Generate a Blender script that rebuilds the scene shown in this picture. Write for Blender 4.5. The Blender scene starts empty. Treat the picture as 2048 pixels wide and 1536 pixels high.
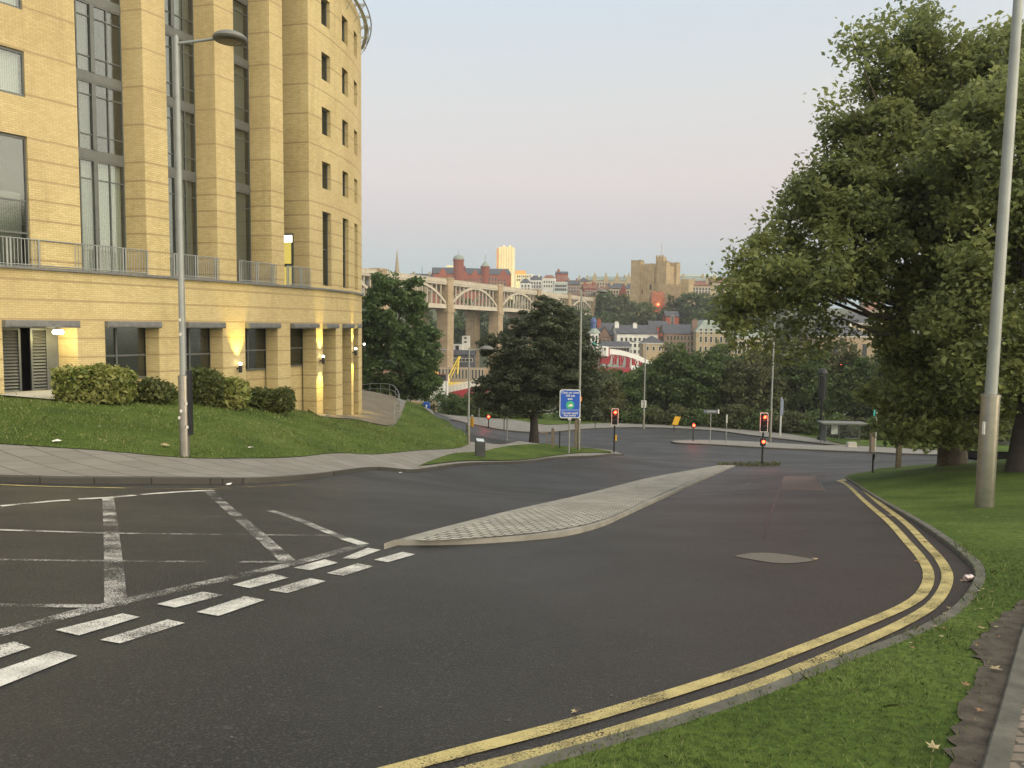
import bpy, math, random
import numpy as np
from mathutils import Vector, Matrix
from mathutils.geometry import delaunay_2d_cdt
R = math.radians
SC = bpy.context.scene
COL = SC.collection

# ------------------------------------------------------------------ camera
F, CX, CY = 1540.0, 1024.0, 768.0
EYE = Vector((0, 0, 1.6))
cd = bpy.data.cameras.new('camera'); cam = bpy.data.objects.new('camera', cd); COL.objects.link(cam)
cd.sensor_width = 36; cd.lens = F / 2048 * 36; cd.clip_start = 0.05; cd.clip_end = 9000
CM = Matrix.Rotation(R(90) - 0.0757, 3, 'X') @ Matrix.Rotation(0.012, 3, 'Z')
cam.matrix_world = Matrix.Translation(EYE) @ CM.to_4x4()
SC.camera = cam
# ------------------------------------------------------------------ world and sun
SUN_AZ, SUN_EL = 118.0, 7.0           # degrees clockwise from +Y, low behind the camera's right shoulder
W = bpy.data.worlds.new('World'); SC.world = W; W.use_nodes = True
def build_world():
    nt = W.node_tree; nt.nodes.clear(); N = nt.nodes.new; L = nt.links.new
    out = N('ShaderNodeOutputWorld'); add = N('ShaderNodeAddShader')
    b1 = N('ShaderNodeBackground'); b2 = N('ShaderNodeBackground')
    sky = N('ShaderNodeTexSky'); sky.sky_type = 'NISHITA'; sky.sun_disc = False
    sky.sun_elevation = R(SUN_EL); sky.sun_rotation = R(SUN_AZ)
    sky.air_density = 1.0; sky.dust_density = 1.5; sky.ozone_density = 1.5
    b1.inputs['Strength'].default_value = 0.05
    L(sky.outputs[0], b1.inputs[0])
    tc = N('ShaderNodeTexCoord'); sx = N('ShaderNodeSeparateXYZ'); L(tc.outputs['Generated'], sx.inputs[0])
    mr = N('ShaderNodeMapRange'); mr.inputs[1].default_value = -0.1; mr.inputs[2].default_value = 0.9
    L(sx.outputs[2], mr.inputs[0])
    cr = N('ShaderNodeValToRGB'); L(mr.outputs[0], cr.inputs[0])
    e = cr.color_ramp.elements
    stops = SKY_STOPS
    while len(e) < len(stops): e.new(0.5)
    for i, (z, c) in enumerate(stops):
        e[i].position = (z + 0.1) / 1.0
        e[i].color = tuple(((v / 255 + .055) / 1.055) ** 2.4 for v in c) + (1,)
    # dawn glow: the sky is brighter and warmer round the sun's side
    nrm = N('ShaderNodeVectorMath'); nrm.operation = 'DOT_PRODUCT'
    L(tc.outputs['Generated'], nrm.inputs[0])
    nrm.inputs[1].default_value = (math.sin(R(SUN_AZ + 20)), math.cos(R(SUN_AZ + 20)), 0.25)
    gl = N('ShaderNodeMapRange'); gl.interpolation_type = 'SMOOTHSTEP'
    gl.inputs[1].default_value = -0.25; gl.inputs[2].default_value = 1.0; gl.inputs[3].default_value = 0; gl.inputs[4].default_value = 1
    L(nrm.outputs['Value'], gl.inputs[0])
    mx = N('ShaderNodeMix'); mx.data_type = 'RGBA'; mx.blend_type = 'MIX'
    L(gl.outputs[0], mx.inputs[0]); L(cr.outputs[0], mx.inputs[6]); mx.inputs[7].default_value = GLOW
    L(mx.outputs[2], b2.inputs[0]); b2.inputs['Strength'].default_value = 1.04
    L(b1.outputs[0], add.inputs[0]); L(b2.outputs[0], add.inputs[1]); L(add.outputs[0], out.inputs[0])
SKY_STOPS = [(-0.1, (120, 132, 138)), (-0.01, (150, 166, 176)), (0.045, (161, 182, 191)), (0.085, (182, 186, 193)), (0.125, (201, 190, 193)),
             (0.18, (216, 202, 199)), (0.27, (214, 211, 207)), (0.39, (203, 213, 221)), (0.9, (185, 202, 215))]
GLOW = (2.8, 2.5, 2.0, 1)
build_world()
sd = bpy.data.lights.new('sun', 'SUN'); sun = bpy.data.objects.new('sun', sd); COL.objects.link(sun)
sd.energy = 0.6; sd.angle = R(14); sd.color = (1.0, 0.86, 0.66)
_s = Vector((math.sin(R(SUN_AZ)) * math.cos(R(SUN_EL)), math.cos(R(SUN_AZ)) * math.cos(R(SUN_EL)), math.sin(R(SUN_EL))))
sun.rotation_euler = _s.to_track_quat('Z', 'Y').to_euler()
VS = SC.view_settings; VS.view_transform = 'Standard'; VS.look = 'None'; VS.gamma = 1; VS.use_curve_mapping = False
VS.exposure = 0.0
SC.cycles.use_denoising = True
SC.cycles.max_bounces = 6; SC.cycles.diffuse_bounces = 4; SC.cycles.glossy_bounces = 2; SC.cycles.transparent_max_bounces = 10
SC.cycles.transmission_bounces = 4; SC.cycles.sample_clamp_indirect = 6

# ------------------------------------------------------------------ helpers
def ray(px, py):
    d = CM @ Vector(((px - CX) / F, (CY - py) / F, -1)); return d
def at(px, py, Y):
    d = ray(px, py); return EYE + d * (Y / d.y)
def link(o, parent=None):
    COL.objects.link(o)
    if parent: o.parent = parent
    return o
def tag(o, label=None, cat=None, group=None, kind=None):
    if label: o['label'] = label
    if cat: o['category'] = cat
    if group: o['group'] = group
    if kind: o['kind'] = kind
    return o
def empty(name, loc, label=None, cat=None, group=None, rz=0):
    o = bpy.data.objects.new(name, None); o.location = loc; o.rotation_euler = (0, 0, rz); o.empty_display_size = .2
    link(o); return tag(o, label, cat, group)
class MB:
    def __init__(s): s.v = []; s.f = []; s.uv = []
    def quad(s, a, b, c, d, uv=None):
        n = len(s.v); s.v += [tuple(a), tuple(b), tuple(c), tuple(d)]; s.f.append((n, n + 1, n + 2, n + 3)); s.uv.append(uv or ((0, 0),) * 4)
    def poly(s, pts, uv=None):
        n = len(s.v); s.v += [tuple(p) for p in pts]; s.f.append(tuple(range(n, n + len(pts)))); s.uv.append(uv or ((0, 0),) * len(pts))
    def obox(s, o, ax, ay, az, xr, yr, zr):
        o = Vector(o); P = []
        for z in zr:
            for y in yr:
                for x in xr: P.append(tuple(o + ax * x + ay * y + az * z))
        n = len(s.v); s.v += P
        for f in ((0, 2, 3, 1), (4, 5, 7, 6), (0, 1, 5, 4), (2, 6, 7, 3), (0, 4, 6, 2), (1, 3, 7, 5)):
            s.f.append(tuple(n + i for i in f))
            q = [P[i] for i in f]
            a = (Vector(q[1]) - Vector(q[0])).cross(Vector(q[2]) - Vector(q[1])); a = (abs(a.x), abs(a.y), abs(a.z))
            if a[2] >= max(a[0], a[1]): s.uv.append(tuple((p[0], p[1]) for p in q))
            elif a[0] > a[1]: s.uv.append(tuple((p[1], p[2]) for p in q))
            else: s.uv.append(tuple((p[0], p[2]) for p in q))
        return s
    def box(s, x0, x1, y0, y1, z0, z1):
        return s.obox((0, 0, 0), Vector((1, 0, 0)), Vector((0, 1, 0)), Vector((0, 0, 1)), (x0, x1), (y0, y1), (z0, z1))
    def tube(s, pts, rad, n=8, cap=True):
        pts = [Vector(p) for p in pts]
        if not hasattr(rad, '__len__'): rad = [rad] * len(pts)
        rings = []; up = None
        for i, p in enumerate(pts):
            d = (pts[min(i + 1, len(pts) - 1)] - pts[max(i - 1, 0)])
            if d.length < 1e-9: d = Vector((0, 0, 1))
            d.normalize()
            if up is None: up = Vector((1, 0, 0)) if abs(d.z) > .9 else Vector((0, 0, 1))
            u = d.cross(up).normalized(); w = u.cross(d).normalized(); up = w
            base = len(s.v)
            for k in range(n):
                a = 2 * math.pi * k / n; s.v.append(tuple(p + (u * math.cos(a) + w * math.sin(a)) * rad[i]))
            rings.append(base)
        for a, b in zip(rings, rings[1:]):
            for k in range(n):
                k2 = (k + 1) % n; s.f.append((a + k, a + k2, b + k2, b + k)); s.uv.append(((0, 0),) * 4)
        if cap:
            s.f.append(tuple(rings[0] + k for k in range(n))[::-1]); s.uv.append(((0, 0),) * n)
            s.f.append(tuple(rings[-1] + k for k in range(n))); s.uv.append(((0, 0),) * n)
        return s
    def lathe(s, o, prof, n=16, sx=1, sy=1):
        o = Vector(o); base = len(s.v)
        for r, z in prof:
            for k in range(n):
                a = 2 * math.pi * k / n; s.v.append((o.x + r * sx * math.cos(a), o.y + r * sy * math.sin(a), o.z + z))
        for i in range(len(prof) - 1):
            for k in range(n):
                k2 = (k + 1) % n; s.f.append((base + i * n + k, base + i * n + k2, base + (i + 1) * n + k2, base + (i + 1) * n + k)); s.uv.append(((0, 0),) * 4)
        s.f.append(tuple(base + k for k in range(n))[::-1]); s.uv.append(((0, 0),) * n)
        s.f.append(tuple(base + (len(prof) - 1) * n + k for k in range(n))); s.uv.append(((0, 0),) * n)
        return s
    def prism(s, pts, z0, z1):            # plan outline extruded
        n = len(s.v); m = len(pts)
        s.v += [(p[0], p[1], z0) for p in pts] + [(p[0], p[1], z1) for p in pts]
        s.f.append(tuple(n + i for i in range(m))[::-1]); s.uv.append(((0, 0),) * m)
        s.f.append(tuple(n + m + i for i in range(m))); s.uv.append(((0, 0),) * m)
        u = 0
        for i in range(m):
            j = (i + 1) % m; s.f.append((n + i, n + j, n + m + j, n + m + i))
            l = math.hypot(pts[j][0] - pts[i][0], pts[j][1] - pts[i][1])
            s.uv.append(((u, z0), (u + l, z0), (u + l, z1), (u, z1))); u += l
        return s
    def plate(s, o, ax, az, ny, pts, th):  # outline in (ax, az) plane, thickness th along -ny
        o = Vector(o); n = len(s.v); m = len(pts)
        s.v += [tuple(o + ax * a + az * b) for a, b in pts] + [tuple(o + ax * a + az * b - ny * th) for a, b in pts]
        s.f.append(tuple(n + i for i in range(m))); s.uv.append(tuple(pts))
        s.f.append(tuple(n + m + i for i in range(m))[::-1]); s.uv.append(((0, 0),) * m)
        for i in range(m):
            j = (i + 1) % m; s.f.append((n + j, n + i, n + m + i, n + m + j)); s.uv.append(((0, 0),) * 4)
        return s
    def build(s, name, mat, parent=None, smooth=False, bevel=0):
        me = bpy.data.meshes.new(name); me.from_pydata(s.v, [], s.f)
        l = me.uv_layers.new(name='UVMap')
        flat = [c for u in s.uv for p in u for c in p]
        if len(flat) == 2 * len(me.loops): l.data.foreach_set('uv', flat)
        me.materials.append(mat)
        if smooth: me.shade_smooth(); me.set_sharp_from_angle(angle=R(35))
        me.update()
        o = bpy.data.objects.new(name, me); link(o, parent)
        if parent is not None and parent.type == 'EMPTY': pass
        if bevel:
            m = o.modifiers.new('bevel', 'BEVEL'); m.width = bevel; m.segments = 2; m.limit_method = 'ANGLE'
        return o
def fast_mesh(name, V, Fq, mat, parent=None, smooth=False):   # V (n,3), Fq (m,k) arrays
    me = bpy.data.meshes.new(name); V = np.asarray(V, np.float32); Fq = np.asarray(Fq, np.int32)
    m, k = Fq.shape
    me.vertices.add(len(V)); me.vertices.foreach_set('co', V.ravel())
    me.loops.add(m * k); me.loops.foreach_set('vertex_index', Fq.ravel())
    me.polygons.add(m); me.polygons.foreach_set('loop_start', np.arange(0, m * k, k, dtype=np.int32))
    me.update(calc_edges=True); me.materials.append(mat)
    if smooth: me.shade_smooth()
    o = bpy.data.objects.new(name, me); link(o, parent); return o
def copy_tree(o, parent=None):
    c = o.copy(); COL.objects.link(c); c.parent = parent
    for ch in list(o.children): copy_tree(ch, c)
    return c
X, Y_, Z = Vector((1, 0, 0)), Vector((0, 1, 0)), Vector((0, 0, 1))

# ------------------------------------------------------------------ materials
def lin(c): return tuple(((v / 255 + .055) / 1.055) ** 2.4 if v / 255 > .04045 else v / 255 / 12.92 for v in c)
class NT:
    def __init__(s, name):
        s.m = bpy.data.materials.new(name); s.m.use_nodes = True; s.t = s.m.node_tree; s.b = s.t.nodes['Principled BSDF']
        s.out = s.t.nodes['Material Output']
    def n(s, k, **kw):
        x = s.t.nodes.new('ShaderNode' + k)
        for a, v in kw.items(): setattr(x, a, v)
        return x
    def l(s, a, b): s.t.links.new(a, b)
    def coord(s, kind='Object'):
        return s.n('TexCoord').outputs[kind]
    def noise(s, scale, detail=3, vec=None, rough=.55, out=0):
        x = s.n('TexNoise'); x.inputs['Scale'].default_value = scale; x.inputs['Detail'].default_value = detail; x.inputs['Roughness'].default_value = rough
        if vec is not None: s.l(vec, x.inputs['Vector'])
        return x.outputs[out]
    def ramp(s, fac, stops, interp='LINEAR'):
        x = s.n('ValToRGB'); s.l(fac, x.inputs[0]); e = x.color_ramp.elements; x.color_ramp.interpolation = interp
        while len(e) < len(stops): e.new(.5)
        for i, (p, c) in enumerate(stops):
            e[i].position = p; e[i].color = (c, c, c, 1) if not hasattr(c, '__len__') else tuple(c) + (1,)
        return x.outputs[0]
    def mix(s, fac, a, b, mode='MIX'):
        x = s.n('Mix', data_type='RGBA', blend_type=mode)
        for i, v in ((0, fac), (6, a), (7, b)):
            if hasattr(v, 'links'): s.l(v, x.inputs[i])
            elif i == 0: x.inputs[0].default_value = v
            else: x.inputs[i].default_value = tuple(v) + (1,)
        return x.outputs[2]
    def math(s, op, a, b=0, c=None):
        x = s.n('Math', operation=op)
        for i, v in ((0, a), (1, b), (2, c)):
            if v is None: continue
            if hasattr(v, 'links'): s.l(v, x.inputs[i])
            else: x.inputs[i].default_value = v
        return x.outputs[0]
    def bump(s, h, strength=.3, dist=.02):
        x = s.n('Bump'); x.inputs['Strength'].default_value = strength; x.inputs['Distance'].default_value = dist
        s.l(h, x.inputs['Height']); s.l(x.outputs[0], s.b.inputs['Normal']); return x
    def set(s, **kw):
        for k, v in kw.items():
            i = s.b.inputs[k.replace('_', ' ')]
            if hasattr(v, 'links'): s.l(v, i)
            elif hasattr(v, '__len__'): i.default_value = tuple(v) + (1,)
            else: i.default_value = v
        return s
def plain(name, c, rough=.6, metal=0, var=.18, scale=3.0, bump=0, spec=.5):
    t = NT(name); n = t.noise(scale, 4, t.coord())
    lo = tuple(v * (1 - var) for v in c); hi = tuple(min(1, v * (1 + var)) for v in c)
    t.set(Base_Color=t.ramp(n, [(.3, lo), (.7, hi)]), Roughness=rough, Metallic=metal); t.b.inputs['Specular IOR Level'].default_value = spec
    if bump: t.bump(t.noise(scale * 12, 3, t.coord()), .4, bump)
    return t.m
def emit(name, c, s, base=(.02, .02, .02)):
    t = NT(name); t.set(Base_Color=base, Emission_Color=c, Emission_Strength=s); return t.m

def mat_brick(name, banded=True):
    t = NT(name); uv = t.n('UVMap').outputs[0]
    br = t.n('TexBrick'); t.l(uv, br.inputs['Vector'])
    br.inputs['Scale'].default_value = 1; br.inputs['Brick Width'].default_value = .225; br.inputs['Row Height'].default_value = .078
    br.inputs['Mortar Size'].default_value = .009; br.inputs['Mortar Smooth'].default_value = .3; br.inputs['Bias'].default_value = -.1
    br.inputs['Color1'].default_value = (.47, .38, .175, 1); br.inputs['Color2'].default_value = (.63, .525, .27, 1); br.inputs['Mortar'].default_value = (.29, .225, .11, 1)
    big = t.noise(.35, 4, t.coord()); c = t.mix(.35, br.outputs[0], t.ramp(big, [(.35, (.40, .305, .14)), (.65, (.67, .565, .30))]))
    fine = t.noise(6, 3, t.coord()); c = t.mix(t.ramp(fine, [(.5, 0), (.8, .3)]), c, (.68, .59, .32))
    h = br.outputs['Fac']
    if banded:
        sp = t.n('SeparateXYZ'); t.l(uv, sp.inputs[0]); v = sp.outputs[1]
        def line(off, per):
            a = t.math('DIVIDE', t.math('SUBTRACT', v, off), per); a = t.math('FRACT', t.math('ADD', a, 20.0))
            a = t.math('ABSOLUTE', t.math('SUBTRACT', a, .5)); return t.math('GREATER_THAN', a, .5 - .036 / per)
        up = t.math('GREATER_THAN', v, 7.6)
        hi_, lo_ = line(7.86, 1.46), line(3.0, .69)
        m = t.math('ADD', t.math('MULTIPLY', up, hi_), t.math('MULTIPLY', t.math('SUBTRACT', 1, up), lo_))
        c = t.mix(t.math('MULTIPLY', m, .6), c, (.24, .165, .08)); h = t.math('ADD', h, m)
        mp = t.n('Mapping'); mp.inputs['Scale'].default_value = (1.6, .12, 1); t.l(uv, mp.inputs[0])
        st = t.noise(1.0, 5, mp.outputs[0], .65); c = t.mix(t.ramp(st, [(.5, 0), (.72, .38)]), c, (.30, .225, .115))
        pt = t.noise(.13, 3, t.coord()); c = t.mix(t.ramp(pt, [(.42, .28), (.6, 0)]), c, (.47, .36, .20))
    t.set(Base_Color=c, Roughness=.85)
    inv = t.math('MULTIPLY', h, -1); t.bump(inv, .6, .012)
    return t.m
def mat_asphalt():
    t = NT('asphalt'); co = t.coord()
    v1 = t.n('TexVoronoi'); v1.inputs['Scale'].default_value = 70; t.l(co, v1.inputs[0]); sp = t.math('ADD', t.math('MULTIPLY', t.noise(150, 2, co, .7), .55), t.math('MULTIPLY', v1.outputs[0], .5)); big = t.noise(.22, 5, co, .6); mid = t.noise(1.6, 4, co)
    c = t.ramp(sp, [(.30, (.007, .007, .0065)), (.56, (.024, .0235, .022)), (.74, (.075, .074, .070))])
    c = t.mix(t.ramp(big, [(.38, 0), (.62, .5)]), c, (.042, .042, .041))
    c = t.mix(t.ramp(mid, [(.45, 0), (.8, .25)]), c, (.020, .020, .020))
    # the worn red surfacing of the right-hand lane: a shape of its own on the road
    s = t.n('SeparateXYZ'); t.l(co, s.inputs[0])
    wob = t.math('MULTIPLY', t.noise(.5, 4, co), 3.0)
    d = t.math('SUBTRACT', t.math('ADD', s.outputs[0], wob), t.math('MULTIPLY', s.outputs[1], .14))
    red = t.n('MapRange'); red.inputs[1].default_value = 0.6; red.inputs[2].default_value = 3.6; t.l(d, red.inputs[0])
    far = t.n('MapRange'); far.inputs[1].default_value = 40; far.inputs[2].default_value = 33; t.l(s.outputs[1], far.inputs[0])
    rf = t.math('MULTIPLY', t.math('MULTIPLY', red.outputs[0], far.outputs[0]), .36)
    c = t.mix(rf, c, (.062, .030, .024))
    cr = t.n('TexVoronoi', feature='DISTANCE_TO_EDGE'); cr.inputs['Scale'].default_value = .16
    wv = t.n('Mix', data_type='VECTOR'); wv.inputs[0].default_value = .12; t.l(co, wv.inputs[4]); t.l(t.noise(1.2, 5, co, out=1), wv.inputs[5]); t.l(wv.outputs[1], cr.inputs['Vector'])
    ck = t.ramp(cr.outputs[0], [(0, 1), (.0035, 0)]); ck = t.math('MULTIPLY', ck, t.ramp(t.noise(.3, 2, co), [(.5, 0), (.6, .7)]))
    c = t.mix(ck, c, (.02, .02, .02))
    t.set(Base_Color=c, Roughness=t.ramp(big, [(.35, .62), (.65, .44)])); t.b.inputs['Specular IOR Level'].default_value = .4
    t.bump(sp, 1.0, .016); return t.m
def mat_paint(name, col, wear):
    t = NT(name); co = t.coord()
    n = t.math('ADD', t.math('MULTIPLY', t.noise(75, 3, co, .75), .62), t.math('MULTIPLY', t.noise(2.2, 4, co), .38))
    a = t.ramp(n, [(wear, 0), (wear + .035, 1)])
    c = t.ramp(t.math('ADD', t.math('MULTIPLY', t.noise(5, 4, co), .5), t.math('MULTIPLY', t.noise(110, 2, co, .7), .5)), [(.36, tuple(v * .42 for v in col)), (.56, col)])
    t.bump(t.noise(110, 2, co), .6, .006)
    t.set(Base_Color=c, Roughness=.7, Alpha=a); return t.m
def mat_grass(name):
    t = NT(name); co = t.coord(); a = t.noise(.45, 5, co, .6); b = t.noise(14, 4, co, .7)
    c = t.ramp(a, [(.3, (.050, .084, .015)), (.5, (.086, .136, .024)), (.7, (.14, .185, .045))])
    c = t.mix(t.ramp(b, [(.3, .75), (.6, 0)]), c, (.018, .032, .008)); c = t.mix(t.ramp(b, [(.62, 0), (.85, .5)]), c, (.12, .17, .04))
    t.set(Base_Color=c, Roughness=.9); t.b.inputs['Specular IOR Level'].default_value = .15; t.bump(b, 1, .05); return t.m
def mat_blade():
    t = NT('grass_blades'); g = t.n('NewGeometry'); r = g.outputs['Random Per Island']
    c = t.ramp(r, [(0, (.062, .094, .022)), (.45, (.104, .148, .036)), (.82, (.15, .195, .056)), (.93, (.21, .21, .095)), (1, (.30, .27, .14))])
    a = t.noise(.5, 4, t.coord(), .6); c = t.mix(t.ramp(a, [(.35, 0), (.65, .5)]), c, (.135, .175, .055))
    t.set(Base_Color=c, Roughness=.7); t.b.inputs['Specular IOR Level'].default_value = .2
    return t.m
def mat_leaf(name, cols, trans=.25):
    t = NT(name); r = t.n('NewGeometry').outputs['Random Per Island']
    k = len(cols); c = t.ramp(r, [(i / max(1, k - 1), cc) for i, cc in enumerate(cols)])
    a = t.noise(.55, 3, t.coord()); c = t.mix(t.ramp(a, [(.4, 0), (.62, .6)]), c, cols[-1]);
    t.set(Base_Color=c, Roughness=.5); t.b.inputs['Specular IOR Level'].default_value = .3
    tr = t.n('BsdfTranslucent'); t.l(c, tr.inputs[0]); mx = t.n('MixShader'); mx.inputs[0].default_value = trans
    t.l(t.b.outputs[0], mx.inputs[1]); t.l(tr.outputs[0], mx.inputs[2]); t.l(mx.outputs[0], t.out.inputs[0]); return t.m
def mat_slab():
    t = NT('paving_slabs'); uv = t.coord(); mp = t.n('Mapping'); mp.inputs['Rotation'].default_value = (0, 0, R(38)); t.l(uv, mp.inputs[0])
    br = t.n('TexBrick'); t.l(mp.outputs[0], br.inputs[0]); br.inputs['Scale'].default_value = 1; br.inputs['Brick Width'].default_value = 1.1; br.inputs['Row Height'].default_value = .72
    br.inputs['Mortar Size'].default_value = .018; br.offset = .5
    br.inputs['Color1'].default_value = (.19, .18, .165, 1); br.inputs['Color2'].default_value = (.235, .225, .205, 1); br.inputs['Mortar'].default_value = (.065, .06, .05, 1)
    c = t.mix(t.ramp(t.noise(1.3, 5, uv), [(.4, 0), (.75, .5)]), br.outputs[0], (.15, .145, .12))
    t.set(Base_Color=c, Roughness=.8); t.bump(t.noise(60, 3, uv), .3, .006); return t.m
def mat_setts(name, bw, rh, c1, c2, mo, rot=0):
    t = NT(name); uv = t.coord(); mp = t.n('Mapping'); mp.inputs['Rotation'].default_value = (0, 0, R(rot)); t.l(uv, mp.inputs[0])
    v = t.n('Mix', data_type='VECTOR'); v.inputs[0].default_value = .02; t.l(mp.outputs[0], v.inputs[4]); t.l(t.noise(3, 2, uv, out=1), v.inputs[5])
    br = t.n('TexBrick'); t.l(v.outputs[1], br.inputs[0]); br.inputs['Scale'].default_value = 1; br.inputs['Brick Width'].default_value = bw; br.inputs['Row Height'].default_value = rh
    br.inputs['Mortar Size'].default_value = .11 * rh if bw < .18 else .012; br.inputs['Mortar Smooth'].default_value = .6
    for k, cc in (('Color1', c1), ('Color2', c2), ('Mortar', mo)): br.inputs[k].default_value = tuple(cc) + (1,)
    c = t.mix(t.ramp(t.noise(.8, 4, uv), [(.4, 0), (.7, .4)]), br.outputs[0], mo)
    t.set(Base_Color=c, Roughness=.8); h = t.math('SUBTRACT', t.math('MULTIPLY', t.noise(25, 3, uv), .5), br.outputs['Fac']); t.bump(h, .9, .02); return t.m
def mat_stone(name, c1, c2, mo, bw=.6, rh=.3, rough=.9):
    t = NT(name); uv = t.n('UVMap').outputs[0]; br = t.n('TexBrick'); t.l(uv, br.inputs[0]); br.inputs['Scale'].default_value = 1
    br.inputs['Brick Width'].default_value = bw; br.inputs['Row Height'].default_value = rh; br.inputs['Mortar Size'].default_value = .03
    for k, cc in (('Color1', c1), ('Color2', c2), ('Mortar', mo)): br.inputs[k].default_value = tuple(cc) + (1,)
    c = t.mix(t.ramp(t.noise(.25, 5, t.coord(), .7), [(.4, 0), (.65, .6)]), br.outputs[0], tuple(v * .6 for v in c1))
    t.set(Base_Color=c, Roughness=rough); return t.m
def mat_glass(name, tint=(.48, .52, .52), clear=.72):
    t = NT(name); t.set(Base_Color=tint, Roughness=.10, Metallic=1.0); t.b.inputs['Specular IOR Level'].default_value = .9
    tr = t.n('BsdfTransparent'); tr.inputs[0].default_value = (.75, .8, .78, 1); mx = t.n('MixShader'); mx.inputs[0].default_value = clear
    t.bump(t.noise(.9, 1, t.coord()), .08, .05)
    t.l(t.b.outputs[0], mx.inputs[1]); t.l(tr.outputs[0], mx.inputs[2]); t.l(mx.outputs[0], t.out.inputs[0]); return t.m
def mat_curtain(name, c, k=26):
    t = NT(name); w = t.n('TexWave', wave_type='BANDS', bands_direction='X'); w.inputs['Scale'].default_value = k / 6; w.inputs['Distortion'].default_value = .6; w.inputs['Detail'].default_value = 0
    t.l(t.n('UVMap').outputs[0], w.inputs[0])
    t.set(Base_Color=t.ramp(w.outputs[1], [(0, tuple(v * .62 for v in c)), (1, c)]), Roughness=.9); return t.m

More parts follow.
